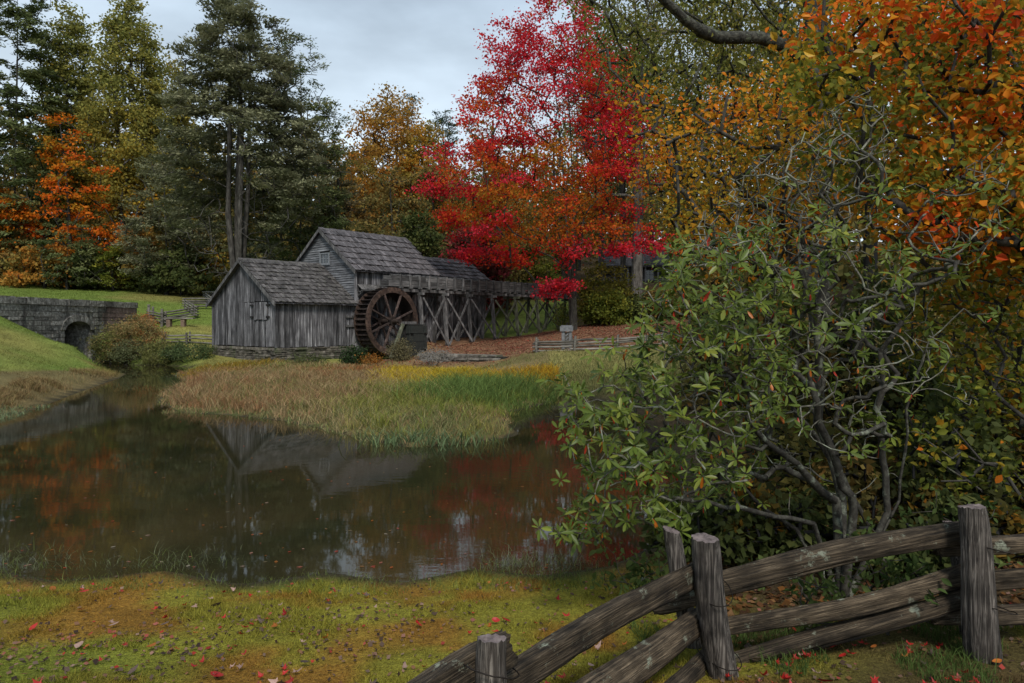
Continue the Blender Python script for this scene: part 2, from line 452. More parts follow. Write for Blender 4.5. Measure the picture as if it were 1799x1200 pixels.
for s, o, z in ((3, -8, -1.1), (9, -8, -0.9), (15, -7, -0.6), (21, -5, -0.5), (21, -9, 0.1), (26, -6, 0.3)):
    p = W(s, o); ct(p[0], p[1], z)
# marsh
for x, y in ((-3, 18), (-6, 24), (-2, 26), (-10, 28), (-13, 34), (-8, 33), (0, 28)): ct(x, y, -2.48)
# left: meadow behind the mill and beyond the bridge
ct(-19.0, 43.9, -2.1); ct(-19.3, 45.9, -1.4); ct(-22.5, 47, -1.28); ct(-24, 50, -0.36); ct(-20, 50, -0.75); ct(-25, 56, 0.5); ct(-20, 57, 0.35); ct(-26.6, 51, -0.6); ct(-25, 47.5, -1.6)
ct(-34, 80, 3.45); ct(-42, 80, 3.9); ct(-57.6, 80, 4.3); ct(-28, 66, 1.9); ct(-36, 66, 2.5); ct(-20, 80, 3.2); ct(-10, 78, 2.6)
ct(-29, 38, 1.25); ct(-31, 46, 1.25); ct(-29.5, 53, 1.2); ct(-40, 50, 1.9); ct(-45, 38, 2.0); ct(-31, 30, 1.1)
# left bank in front of the bridge
ct(-20.2, 28, -1.35); ct(-27, 38, 0.1); ct(-24.9, 37, -.62); ct(-23.2, 37, -1.15); ct(-27.3, 40.9, -.65); ct(-26.2, 39.3, -.8); ct(-27.3, 43, -1.3); ct(-24.8, 39.0, -1.25); ct(-21.6, 36.3, -1.9); ct(-20.3, 35.8, -2.36); ct(-25.5, 30, -.15); ct(-22.3, 33, -1.45); ct(-19.8, 32, -2.1); ct(-26, 20, -0.4); ct(-20, 10, -1.6); ct(-17.5, 24, -1.8); ct(-15.3, 21.9, -2.3); ct(-17.3, 27, -2.3); ct(-14.7, 19.4, -2.35); ct(-19.2, 33.2, -2.35); ct(-16.5, 21.5, -1.95)
# woods rising behind
for x in (-90, -50, -15, 15, 50, 90):
    ct(x, 105, 8.5); ct(x, 150, 17); ct(x, 260, 26); ct(x, 420, 30)
ct(0, 80, 3.8); ct(20, 80, 5); ct(60, 50, 6); ct(60, 10, 3); ct(-70, 40, 4); ct(-80, 0, 2); ct(80, -30, 2); ct(-80, -30, 0); ct(0, -60, -1)
CT = np.array(CT, float)
_P = CT[:, :2]
_D = np.sqrt(((_P[:, None] - _P[None]) ** 2).sum(2) + 0.6 ** 2)
_A = np.zeros((len(CT) + 3, len(CT) + 3))
_A[:len(CT), :len(CT)] = -_D
_A[:len(CT), len(CT):] = np.c_[np.ones(len(CT)), _P]
_A[len(CT):, :len(CT)] = _A[:len(CT), len(CT):].T
_A[np.arange(len(CT)), np.arange(len(CT))] += 0.02
_Wt = np.linalg.solve(_A, np.r_[CT[:, 2], 0, 0, 0])
def zg(x, y, full=False):
    x = np.atleast_1d(np.asarray(x, float)); y = np.atleast_1d(np.asarray(y, float))
    shp = x.shape; x = x.ravel(); y = y.ravel()
    z = np.empty(len(x))
    for a in range(0, len(x), 40000):
        X = x[a:a + 40000]; Y = y[a:a + 40000]
        d = np.sqrt((X[:, None] - _P[None, :, 0]) ** 2 + (Y[:, None] - _P[None, :, 1]) ** 2 + 0.36)
        z[a:a + 40000] = -d @ _Wt[:-3] + _Wt[-3] + X * _Wt[-2] + Y * _Wt[-1]
    plate = (x < -27.9) & (y > 22) & (y < 52.2)
    z = np.where(plate, np.maximum(z, 1.22), z)
    s = pond_dist(x, y)
    near = sstep(0.0, 0.9, s)
    zo = (WZ + 0.035) * (1 - near) + np.maximum(z, WZ + 0.08) * near
    zi = WZ + 0.035 - np.minimum(0.9, -s * 0.4)
    z = np.where(plate, z, np.where(s > 0, zo, zi))
    z = z + (vnoise(x, y, 0.9, 5, 3) - 0.5) * 0.09 * sstep(-0.2, 1.2, s) * ~plate
    if full: return z.reshape(shp), s.reshape(shp)
    return z.reshape(shp)
def zg1(x, y): return float(zg([x], [y])[0])

def axis(parts):
    a = []
    for lo, hi, st in parts: a += list(np.arange(lo, hi - 1e-6, st))
    a.append(parts[-1][1])
    return np.array(a)
gx = axis([(-400, -100, 50), (-100, -50, 5), (-50, -28.1, 1.0), (-28.1, -27.7, 0.2), (-27.7, -20, 0.5), (-20, -14, 0.3), (-14, -6, 0.35), (-6, 5, 0.16), (5, 12, 0.5), (12, 40, 2), (40, 100, 6), (100, 400, 50)])
gy = axis([(-120, -10, 22), (-10, 2, 1.5), (2, 9, 0.14), (9, 18, 0.4), (18, 36, 0.32), (36, 43.6, 0.5), (43.6, 46.8, 0.4), (46.8, 60, 0.6), (60, 120, 3), (120, 500, 38)])
GXX, GYY = np.meshgrid(gx, gy)
gz, gs = zg(GXX, GYY, True)
nx, ny = len(gx), len(gy)

def ground_colour(x, y, s):
    lawn = np.array([0.235, 0.21, 0.032]); moss = np.array([0.26, 0.135, 0.026]); grn = np.array([0.155, 0.20, 0.03])
    n1 = vnoise(x, y, 1.7, 11, 4); n2 = vnoise(x, y, 0.33, 12, 2); n3 = vnoise(x, y, 0.12, 13, 3)
    c = lawn + (moss - lawn) * sstep(0.42, 0.64, n1)[..., None]
    c = c + (grn - c) * sstep(0.48, 0.72, n2)[..., None] * 0.7
    # meadow on the left
    mead = np.array([0.145, 0.195, 0.042]); mead2 = np.array([0.22, 0.20, 0.062])
    cm = mead + (mead2 - mead) * sstep(0.5, 0.75, n3)[..., None]
    k = sstep(14, 20, y)[..., None]
    c = c * (1 - k) + cm * k
    tan = np.array([0.25, 0.175, 0.07])
    k = ((x < -12) & (y > 14) & (y < 36)) * (1 - sstep(0.3, 1.3, s + (n2 - .5) * 1.8))
    c = c + (tan - c) * (k * 0.85)[..., None]
    # right-hand slope under the maple: fallen leaves, tan grass towards the water
    lit = np.array([0.20, 0.10, 0.068]); tg = np.array([0.22, 0.195, 0.07])
    k = ((x > -9) & (y > 22) & (y < 75)) * sstep(-9, -4, x)
    c = c + (tg - c) * k[..., None]
    k2 = k * sstep(34.5, 38.5, y + (n2 - .5) * 5) * (1 - sstep(54, 60, y))
    c = c + (lit - c) * (k2 * 0.9)[..., None]
    o_ = (x - C0[0]) * Gx + (y - C0[1]) * Gy; s_ = (x - C0[0]) * Lx + (y - C0[1]) * Ly
    k = (o_ < 1.0) * sstep(17, 19, s_) * (y < 74) * (1 - sstep(5, 8, x))
    c = c + (np.array([0.15, 0.19, 0.045]) - c) * k[..., None]
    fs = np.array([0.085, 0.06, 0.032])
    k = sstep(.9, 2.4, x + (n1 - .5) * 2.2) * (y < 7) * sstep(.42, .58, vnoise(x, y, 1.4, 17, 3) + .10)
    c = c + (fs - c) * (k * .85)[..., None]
    # wood floor
    wood = np.array([0.075, 0.052, 0.03])
    k = np.maximum(sstep(80.5, 83, y), np.maximum(sstep(1.0, 2.2, x + (n1 - .5)) * sstep(5.6, 6.6, y + (n1 - .5) * 1.5) * (1 - sstep(22, 27, y)), sstep(11, 16, x) * (y > 6)))
    k = np.maximum(k, np.maximum((x > 5) * sstep(56, 62, y), (x > -4) * sstep(66, 72, y)))
    c = c + (wood - c) * k[..., None]
    mud = np.array([0.045, 0.038, 0.025])
    k = (1 - sstep(-0.05, 0.35, s + (n1 - .5) * .25))
    c = c + (mud - c) * k[..., None]
    mar = np.array([0.16, 0.12, 0.06])
    k = ((x > -18.5) & (x < 1.8) & (y > 14.5) & (y < 36) & (s > 0.1)) * (1 - sstep(-9 + 8, 0 + 2, x - (y - 27) * .3 - 0) * (y > 28.5))
    c = c + (mar - c) * (k * .9)[..., None]
    return c
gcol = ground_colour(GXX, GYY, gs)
gid = np.arange(nx * ny).reshape(ny, nx)
Q = np.stack([gid[:-1, :-1], gid[:-1, 1:], gid[1:, 1:], gid[1:, :-1]], -1).reshape(-1, 4)
qx = GXX.ravel()[Q]; qy = GYY.ravel()[Q]
xc = qx.mean(1); yc = qy.mean(1)
keep = ~((xc > -28.1) & (xc < -27.2) & (yc > 43.4) & (yc < 46.9))
Q = Q[keep]

def ground_mat():
    m, n, l, out = mat_base('turf_and_soil')
    a = n.new('ShaderNodeAttribute'); a.attribute_name = 'col'
    geo = n.new('ShaderNodeNewGeometry')
    nz = n.new('ShaderNodeTexNoise'); nz.inputs['Scale'].default_value = 14; nz.inputs['Detail'].default_value = 8; nz.inputs['Roughness'].default_value = 0.75
    l.new(geo.outputs['Position'], nz.inputs['Vector'])
    mr = n.new('ShaderNodeMapRange'); mr.inputs['From Min'].default_value = 0.3; mr.inputs['From Max'].default_value = 0.7
    mr.inputs['To Min'].default_value = 0.55; mr.inputs['To Max'].default_value = 1.35
    l.new(nz.outputs['Fac'], mr.inputs['Value'])
    n2 = n.new('ShaderNodeTexNoise'); n2.inputs['Scale'].default_value = 1.3; n2.inputs['Detail'].default_value = 6
    l.new(geo.outputs['Position'], n2.inputs['Vector'])
    m2 = n.new('ShaderNodeMapRange'); m2.inputs['From Min'].default_value = 0.3; m2.inputs['From Max'].default_value = 0.7
    m2.inputs['To Min'].default_value = 0.75; m2.inputs['To Max'].default_value = 1.2
    l.new(n2.outputs['Fac'], m2.inputs['Value'])
    mm = n.new('ShaderNodeMath'); mm.operation = 'MULTIPLY'
    l.new(mr.outputs[0], mm.inputs[0]); l.new(m2.outputs[0], mm.inputs[1])
    v = n.new('ShaderNodeVectorMath'); v.operation = 'SCALE'
    l.new(a.outputs['Color'], v.inputs[0]); l.new(mm.outputs[0], v.inputs['Scale'])
    n3 = n.new('ShaderNodeTexNoise'); n3.inputs['Scale'].default_value = 55; n3.inputs['Detail'].default_value = 4; n3.inputs['Roughness'].default_value = 0.7
    l.new(geo.outputs['Position'], n3.inputs['Vector'])
    cr = ramp(n, [(0.34, (0.38, 0.34, 0.36)), (0.47, (0.95, 0.95, 0.9)), (0.56, (1.05, 1.12, 0.95)), (0.68, (1.7, 1.65, 1.5))])
    l.new(n3.outputs['Fac'], cr.inputs[0])
    vm = n.new('ShaderNodeVectorMath'); vm.operation = 'MULTIPLY'
    l.new(v.outputs[0], vm.inputs[0]); l.new(cr.outputs['Color'], vm.inputs[1])
    p = n.new('ShaderNodeBsdfPrincipled'); p.inputs['Roughness'].default_value = 0.95; p.inputs['Specular IOR Level'].default_value = 0.1
    l.new(vm.outputs[0], p.inputs['Base Color'])
    b = n.new('ShaderNodeBump'); b.inputs['Strength'].default_value = 0.8; b.inputs['Distance'].default_value = 0.05
    l.new(nz.outputs['Fac'], b.inputs['Height']); l.new(b.outputs[0], p.inputs['Normal'])
    l.new(p.outputs[0], out.inputs['Surface'])
    return m
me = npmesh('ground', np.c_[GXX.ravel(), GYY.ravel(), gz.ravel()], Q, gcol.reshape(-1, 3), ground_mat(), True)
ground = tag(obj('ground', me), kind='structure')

# ------------------------------------------------------------------ pond
def water_mat():
    m, n, l, out = mat_base('pond_surface')
    geo = n.new('ShaderNodeNewGeometry')
    mp = n.new('ShaderNodeMapping'); mp.inputs['Scale'].default_value = (0.7, 1.9, 1)
    l.new(geo.outputs['Position'], mp.inputs['Vector'])
    nz = n.new('ShaderNodeTexNoise'); nz.inputs['Scale'].default_value = 3.6; nz.inputs['Detail'].default_value = 3; nz.inputs['Roughness'].default_value = 0.5
    l.new(mp.outputs[0], nz.inputs['Vector'])
    big = n.new('ShaderNodeTexNoise'); big.inputs['Scale'].default_value = 0.28; big.inputs['Detail'].default_value = 2
    l.new(geo.outputs['Position'], big.inputs['Vector'])
    mr = n.new('ShaderNodeMapRange'); mr.inputs['From Min'].default_value = 0.42; mr.inputs['From Max'].default_value = 0.62
    mr.inputs['To Min'].default_value = 0.003; mr.inputs['To Max'].default_value = 0.026
    l.new(big.outputs['Fac'], mr.inputs['Value'])
    b = n.new('ShaderNodeBump'); b.inputs['Distance'].default_value = 0.05
    l.new(mr.outputs[0], b.inputs['Strength'])
    l.new(nz.outputs['Fac'], b.inputs['Height'])
    mn = n.new('ShaderNodeTexNoise'); mn.inputs['Scale'].default_value = 0.5; mn.inputs['Detail'].default_value = 4
    l.new(geo.outputs['Position'], mn.inputs['Vector'])
    r = ramp(n, [(0.35, (0.017, 0.018, 0.008)), (0.65, (0.034, 0.027, 0.012))])
    l.new(mn.outputs['Fac'], r.inputs[0])
    p = n.new('ShaderNodeBsdfPrincipled')
    p.inputs['Roughness'].default_value = 0.03; p.inputs['IOR'].default_value = 1.33
    p.inputs['Specular IOR Level'].default_value = 0.5
    l.new(r.outputs['Color'], p.inputs['Base Color'])
    l.new(b.outputs[0], p.inputs['Normal'])
    l.new(p.outputs[0], out.inputs['Surface'])
    return m
wv = [(-18, 6.8), (3.9, 6.8), (4.2, 28), (-10, 38), (-17, 42), (-24, 47.5), (-35, 47.5), (-35, 43.2), (-26.5, 40), (-20.5, 34), (-15.5, 20), (-18, 14)]
me = pymesh('pond_water', [(x, y, WZ) for x, y in wv], [tuple(range(len(wv)))], water_mat())
pond = tag(obj('pond_water', me), kind='structure')

# pale road edge behind the meadow
rv, rf = [], []
for i, x in enumerate(np.linspace(-46, -12, 24)):
    for j, y in enumerate((80.0, 82.4)):
        rv.append((x, y, zg1(x, y) + 0.10))
    if i: rf.append((2 * i - 2, 2 * i, 2 * i + 1, 2 * i - 1))
tag(obj('road', pymesh('road', rv, rf, M['asphalt'])), kind='structure')

rng = np.random.default_rng(7)
# ------------------------------------------------------------------ stone bridge
BX = -27.5
bridge = tag(empty('stone_bridge', (BX, 45, WZ)), 'weathered stone bridge wall with a dark arch over the stream', 'bridge')
AY0, AY1, ASP, ATOP = 43.75, 46.35, 2.1, 2.66      # arch jambs (y), spring and crown heights above the water
def archz(y):
    t = (y - (AY0 + AY1) / 2) / ((AY1 - AY0) / 2)
    return ASP + (ATOP - ASP) * math.sqrt(max(0, 1 - t * t)) if abs(t) < 1 else 0
TOPZ = 3.9
core = MB()
ys = [22, AY0] + list(np.linspace(AY0, AY1, 13)[1:-1]) + [AY1, 52.1]
x0, x1 = -0.85, -0.01
core.box(x0, x1, 22 - 45, AY0 - 45, -0.6, TOPZ)
core.box(x0, x1, AY1 - 45, 52.1 - 45, -0.6, TOPZ)
yy = np.linspace(AY0, AY1, 15)
for a, b in zip(yy[:-1], yy[1:]):
    za, zb = max(archz(a), ASP), max(archz(b), ASP)
    core.hexa([(x0, a - 45, za), (x1, a - 45, za), (x1, b - 45, zb), (x0, b - 45, zb), (x0, a - 45, TOPZ), (x1, a - 45, TOPZ), (x1, b - 45, TOPZ), (x0, b - 45, TOPZ)])
core.build('wall_core', M['stone_bridge'], bridge)
tun = MB()
for a, b in zip(yy[:-1], yy[1:]):
    za, zb = max(archz(a), ASP), max(archz(b), ASP)
    tun.hexa([(-7, a - 45, za), (x0 - .01, a - 45, za), (x0 - .01, b - 45, zb), (-7, b - 45, zb), (-7, a - 45, za + .3), (x0 - .01, a - 45, za + .3), (x0 - .01, b - 45, zb + .3), (-7, b - 45, zb + .3)])
tun.box(-7, x0 - .01, AY0 - .3 - 45, AY0 - 45, -.6, ASP + .3)
tun.box(-7, x0 - .01, AY1 - 45, AY1 + .3 - 45, -.6, ASP + .3)
tun.box(-7.3, -7.02, AY0 - .3 - 45, AY1 + .3 - 45, -.6, ATOP + .3)
tun.build('tunnel', M['stone_bridge'], bridge)
def stone_block(name, y0, y1, z0, z1, mat, parent, prot=0.05, taper=0.012):
    j = lambda a: rng.uniform(-a, a)
    f = prot + j(0.02)
    P = [(-0.10, y0, z0), (f + j(.012), y0 + taper, z0 + taper), (f + j(.012), y1 - taper, z0 + taper), (-0.10, y1, z0),
         (-0.10, y0, z1), (f + j(.012), y0 + taper, z1 - taper), (f + j(.012), y1 - taper, z1 - taper), (-0.10, y1, z1)]
    m = MB(); m.hexa(P)
    return m.build(name, mat, parent)
z = -0.15
row = 0
while z < 3.55 and row < 40:
    h = rng.uniform(0.2, 0.34)
    if z + h > 3.45: h = 3.62 - z
    y = 33.0 + rng.uniform(0, .6)
    while y < 52.0:
        w = rng.uniform(0.4, 1.0)
        if y + w > 51.6: w = 52.1 - y
        a, b = y, y + w
        y += w
        segs = [(a, b)]
        lim0, lim1 = AY0 - .02, AY1 + .02
        if z < archz((AY0 + AY1) / 2) + 0.42:
            segs = []
            if a < lim0 - .32: segs.append((a, min(b, lim0 - (.32 if z > ASP - .3 else 0))))
            if b > lim1 + .32: segs.append((max(a, lim1 + (.32 if z > ASP - .3 else 0)), b))
        for sa, sb in segs:
            if sb - sa < .15: continue
            red = sb > 48.2 and sa < 51.2
            stone_block('stone', sa - 45 + .007, sb - 45 - .007, z + .007, z + h - .007, M['stone_red'] if red else M['stone_bridge'], bridge)
    z += h
# arch ring
nv = 11
for i in range(nv):
    t0, t1 = math.pi * i / nv, math.pi * (i + 1) / nv
    def pt(t, e):
        yc = (AY0 + AY1) / 2; hw = (AY1 - AY0) / 2
        return (yc - 45 - math.cos(t) * (hw + e), ASP + math.sin(t) * (ATOP - ASP + e))
    a, b, c, d = pt(t0 + .012, 0), pt(t1 - .012, 0), pt(t1 - .012, .42), pt(t0 + .012, .42)
    m = MB(); f = .09 + rng.uniform(-.015, .015)
    m.hexa([(-.2, *a), (f, *a), (f, *b), (-.2, *b), (-.2, *d), (f, *d), (f, *c), (-.2, *c)])
    m.build('arch_stone', M['stone_bridge'], bridge)
y = 30.0
while y < 52.1:
    w = rng.uniform(.9, 1.5)
    b = min(y + w, 52.15)
    zt = TOPZ + rng.uniform(.08, .14)
    m = MB(); m.box(-.95, .12 + rng.uniform(-.02, .02), y - 45 + .01, b - 45 - .01, 3.625, zt)
    m.build('coping_stone', M['stone_bridge'], bridge)
    y = b

# ------------------------------------------------------------------ mill buildings
ZB = -1.34
def local_to(parent_s, o=0.0):
    p = W(parent_s, o); return (p[0], p[1], ZB)
def board_poly(pts, thick, axis_, off):
    """board from a polygon in (a,z); axis_ 'x': polygon in x-z, thickness along -y; 'y': polygon in y-z, thickness along -x"""
    V = []
    for d in (off, off - thick):
        for a, z in pts: V.append((a, d, z) if axis_ == 'x' else (d, a, z))
    n = len(pts)
    Fc = [tuple(range(n)), tuple(range(2 * n - 1, n - 1, -1))] + [(i, n + i, n + (i + 1) % n, (i + 1) % n) for i in range(n)]
    m = MB(); m.raw(V, Fc); return m

def gable_core(x0, x1, y0, y1, eave, ridge, zb=0.0):
    yc = (y0 + y1) / 2
    m = MB()
    P = [(y0, zb), (y1, zb), (y1, eave), (yc, ridge), (y0, eave)]
    V = [(x0, *p) for p in P] + [(x1, *p) for p in P]
    m.raw(V, [(0, 1, 2, 3, 4), (9, 8, 7, 6, 5)] + [(i, 5 + i, 5 + (i + 1) % 5, (i + 1) % 5) for i in range(5)])
    return m

def roof(parent, x0, x1, y0, y1, eave, ridge, over, rows, sw, mat, seed, overx=.25, rake=True, patchy=0.0, cap=True):
    """shingled gable roof; the near slope carries its shingles one by one"""
    r_ = np.random.default_rng(seed)
    yc = (y0 + y1) / 2
    sl = (ridge - eave) / (yc - y0)
    ye0, ye1 = y0 - over, y1 + over
    ze = eave - over * sl
    t = .07
    xa, xb = x0 - overx, x1 + overx
    m = MB()
    m.hexa([(xa, ye0, ze), (xb, ye0, ze), (xb, yc, ridge), (xa, yc, ridge), (xa, ye0, ze + t), (xb, ye0, ze + t), (xb, yc, ridge + t), (xa, yc, ridge + t)])
    m.hexa([(xa, yc, ridge), (xb, yc, ridge), (xb, ye1, ze), (xa, ye1, ze), (xa, yc, ridge + t), (xb, yc, ridge + t), (xb, ye1, ze + t), (xa, ye1, ze + t)])
    rf = m.build('roof', M['shingle'], parent)
    ang = math.atan(sl)
    slen = (yc - ye0) / math.cos(ang)
    ex = slen / rows
    pool = []
    for k in range(14):
        w = sw * r_.uniform(.8, 1.18); L = ex * 1.28; th = r_.uniform(.035, .06)
        mm = MB()
        j = lambda a: r_.uniform(-a, a)
        mm.hexa([(0, j(.035), 0.02), (w - .008, j(.035), 0.02), (w - .008 + j(.01), L, 0.0), (j(.01), L, 0.0), (0, j(.035), .02 + th + j(.012)), (w - .008, j(.035), .02 + th + j(.012)), (w - .008, L, .012), (0, L, .012)])
        pool.append((w, mm.mesh('shingle', mat)))
    for r in range(rows):
        d = r * ex
        x = xa - .02 - r_.uniform(0, .1)
        first = True
        while x < xb - .03:
            w, me = pool[r_.integers(len(pool))]
            if x < xa - .05: x = xa - .03
            if x + w > xb + .1: break
            y = ye0 - .05 + d * math.cos(ang); zz = ze + t + d * math.sin(ang)
            o = obj('shingle', me, rf, (x, y + r_.uniform(-.02, .02), zz + r_.uniform(.006, .03)), (ang - .035 + r_.uniform(-.022, .022), r_.uniform(-.02, .02), r_.uniform(-.012, .012)))
            x += w
    # ridge board and rakes
    if cap:
        m = MB()
        n = 9
        xs = np.linspace(xa - .04, xb + .04, n + 1)
        for i in range(n):
            dz = r_.uniform(-.015, .02)
            m.hexa([(xs[i], yc - .2, ridge + t - .2 * sl + .045 + dz), (xs[i + 1] - .01, yc - .2, ridge + t - .2 * sl + .045 + dz), (xs[i + 1] - .01, yc + .02, ridge + t + .05 + dz), (xs[i], yc + .02, ridge + t + .05 + dz),
                    (xs[i], yc - .2, ridge + t - .2 * sl + .08 + dz), (xs[i + 1] - .01, yc - .2, ridge + t - .2 * sl + .08 + dz), (xs[i + 1] - .01, yc + .02, ridge + t + .09 + dz), (xs[i], yc + .02, ridge + t + .09 + dz)])
        m.build('ridge_cap', mat, rf)
    if rake:
        for xx in (xa - .035,):
            for ya, za, yb, zb_ in ((ye0, ze, yc, ridge), (ye1, ze, yc, ridge)):
                m = MB()
                m.hexa([(xx - .03, ya, za - .14), (xx + .03, ya, za - .14), (xx + .03, yb, zb_ - .14), (xx - .03, yb, zb_ - .14), (xx - .03, ya, za + .09), (xx + .03, ya, za + .09), (xx + .03, yb, zb_ + .09), (xx - .03, yb, zb_ + .09)])
                m.build('rake_board', M['beam'], rf)
    return rf

# ---- the low shed in front
shed = tag(empty('mill_shed', local_to(0), ANG), 'low grey board shed on a stone footing beside the waterwheel', 'shed')
SL, SW_, SE, SR = 5.55, 6.9, 2.6, 5.0
gable_core(.03, SL, .03, SW_ - .03, SE - .03, SR - .03, .0).build('wall', M['dark_wood'], shed)
roof(shed, 0, SL, 0, SW_, SE, SR, .33, 10, .215, M['shingle_moss'], 21)
def gz_(y, w, e, r): return e + (r - e) * (1 - abs(y - w / 2) / (w / 2))
y = 0.0
while y < SW_ - .02:
    w = rng.uniform(.2, .31); b = min(y + w, SW_)
    if SW_ - b < .12: b = SW_
    cut = rng.uniform(2.35, 2.6)
    hatch = .72 < (y + b) / 2 < 2.18
    j = lambda: rng.uniform(-.03, .03)
    tops = [(b - .008, gz_(b, SW_, SE, SR) - .04), (y + .004, gz_(y, SW_, SE, SR) - .04)]
    pts_ = [(y + .004, -.06 + j()), (b - .008, -.06 + j())]
    mid = [(SW_ / 2, SR - .04)] if y < SW_ / 2 < b else []
    if b < 3.3:
        lo = 1.45 if hatch else 2.5 + j()
        board_poly(pts_ + [(b - .008, lo + j() * .3), (y + .004, lo)], .03 + rng.uniform(0, .02), 'y', 0.02).build('wall_board', M['board_v'], shed)
        board_poly([(y + .004, 2.52 if not hatch else 2.55), (b - .008, 2.52 if not hatch else 2.55)] + tops, .045 + rng.uniform(0, .02), 'y', 0.02).build('wall_board', M['board_v'], shed)
    else:
        board_poly(pts_ + [tops[0]] + mid + [tops[1]], .03 + rng.uniform(0, .022), 'y', 0.02).build('wall_board', M['board_v'], shed)
    y = b
hatch = None
m = MB(); m.box(-.03, 0.0, .78, 2.14, 1.47, 2.5)
hatch = m.build('hatch', M['dark_wood'], shed)
y = .78
while y < 2.13:
    w = rng.uniform(.18, .27); b = min(y + w, 2.14)
    if 2.14 - b < .1: b = 2.14
    mm = MB(); mm.box(-.075 - rng.uniform(0, .015), -.032, y + .005, b - .008, 1.48 + rng.uniform(-.02, .02), 2.49)
    mm.build('hatch_board', M['board_v'], hatch); y = b
for yy_ in (.52, 2.2):
    for zz_ in (1.6, 2.28):
        mm = MB(); mm.box(-.1, -.06, yy_, yy_ + .34, zz_, zz_ + .09); mm.build('hinge', M['iron'], hatch)
x = 0.0
while x < SL - .02:
    w = rng.uniform(.17, .3); b = min(x + w, SL)
    if SL - b < .1: b = SL
    j = lambda: rng.uniform(-.04, .04)
    board_poly([(x + .004, -.1 + j()), (b - .009, -.1 + j()), (b - .009, SE - .02), (x + .004, SE - .02)], .03 + rng.uniform(0, .03), 'x', .02).build('wall_board', M['board_v'], shed)
    x = b
m = MB(); m.box(-.08, .07, -.075, .0, -.12, SE - .03); m.build('corner_board', M['board_v'], shed)
m = MB(); m.box(-.06, .05, SW_ - .06, SW_ + .05, -.9, SE - .05); m.build('corner_board', M['board_v'], shed)
m = MB()
for zz_ in (1.05, 1.62): m.box(SL - .75, SL + .05, -.13, -.07, zz_, zz_ + .13)
m.build('batten', M['beam'], shed)
m = MB(); m.box(.25, SL, .25, SW_ - .05, -1.3, -.09)
fd = m.build('foundation', M['stone_dark'], shed)
def stone_course_wall(parent, axis_, a0, a1, z0, z1, off, hmin, hmax, wmin, wmax, mat, depth=.3):
    z = z0
    while z < z1 - .03:
        h = rng.uniform(hmin, hmax)
        if z + h > z1 - .04: h = z1 - z
        a = a0 - rng.uniform(0, .15)
        while a < a1:
            w = rng.uniform(wmin, wmax)
            b = min(a + w, a1 + .05)
            if b - a > .06:
                f = rng.uniform(-.05, .05)
                j = lambda s=.02: rng.uniform(-s, s)
                q = []
                for zz in (z + .012, z + h - .012):
                    q += [(a + .012 + j(), off - .06 + f, zz + j(.012)), (b - .012 + j(), off - .06 + f + j(.03), zz + j(.012)), (b - .01, off + depth, zz), (a + .01, off + depth, zz)]
                if axis_ == 'y': q = [(p[1], p[0], p[2]) for p in q]; q = [q[1], q[0], q[3], q[2], q[5], q[4], q[7], q[6]]
                mm = MB(); mm.hexa(q); mm.build('stone', mat, parent)
            a = b
        z += h
stone_course_wall(fd, 'y', 0, SW_, -1.25, -.1, 0.0, .09, .17, .3, .75, M['stone_found'])
stone_course_wall(fd, 'x', 0, SL, -1.2, -.12, 0.02, .1, .18, .32, .8, M['stone_found'])

# ---- the main mill house
house = tag(empty('mill_house', local_to(SL + .02), ANG), 'tall grey mill house with lapped gable siding and a six-pane window', 'mill')
HL, HW, HE, HR = 7.0, 6.75, 4.71, 7.35
gable_core(.03, HL, .03, HW - .03, HE - .03, HR - .03, -.4).build('wall', M['dark_wood'], house)
roof(house, 0, HL, 0, HW, HE, HR, .3, 7, .25, M['shingle'], 22)
z = 1.9
while z < HR - .15:
    h = .145
    def hw_at(zz): return HW if zz <= HE else HW * (1 - (zz - HE) / (HR - HE))
    a0 = (HW - hw_at(z)) / 2; a1 = (HW - hw_at(z + h)) / 2
    segs = [(0, 1)]
    y0, y1 = a0 + .03, HW - a0 - .03
    u0, u1 = a1 + .03, HW - a1 - .03
    sg = rng.uniform(-.012, .012)
    def clap(ya, yb, ua, ub):
        m = MB()
        m.hexa([(-.075, ya, z + sg), (-.02, ya, z + sg), (-.02, yb, z - sg), (-.075, yb, z - sg), (-.028, ua, z + h + .03 + sg), (-.012, ua, z + h + .03 + sg), (-.012, ub, z + h + .03 - sg), (-.028, ub, z + h + .03 - sg)])
        m.build('siding_board', M['board_h'], house)
    if z + h > 5.12 and z < 5.82:
        clap(y0, 2.52, u0, 2.52); clap(3.58, y1, 3.58, u1)
    else:
        clap(y0, y1, u0, u1)
    z += h
wnd = MB()
wy0, wy1, wz0, wz1 = 2.56, 3.54, 5.1, 5.84
for b_ in ((wy0 - .04, wy0 + .07, wz0, wz1), (wy1 - .07, wy1 + .04, wz0, wz1), (wy0 + .07, wy1 - .07, wz1 - .07, wz1), (wy0 + .07, wy1 - .07, wz0, wz0 + .07)):
    wnd.box(-.09, -.005, *b_)
wf = wnd.build('window', M['trim'], house)
for i in range(3):
    for k in range(2):
        pa = wy0 + .07 + i * (wy1 - wy0 - .14) / 3; pb = wy0 + .07 + (i + 1) * (wy1 - wy0 - .14) / 3
        qa = wz0 + .07 + k * (wz1 - wz0 - .14) / 2; qb = wz0 + .07 + (k + 1) * (wz1 - wz0 - .14) / 2
        m = MB(); m.box(-.035, -.02, pa + .018, pb - .018, qa + .018, qb - .018); m.build('pane', M['glass'], wf)
for i in (1, 2):
    pa = wy0 + .07 + i * (wy1 - wy0 - .14) / 3
    m = MB(); m.box(-.06, -.015, pa - .018, pa + .018, wz0 + .07, wz1 - .07); m.build('muntin', M['trim'], wf)
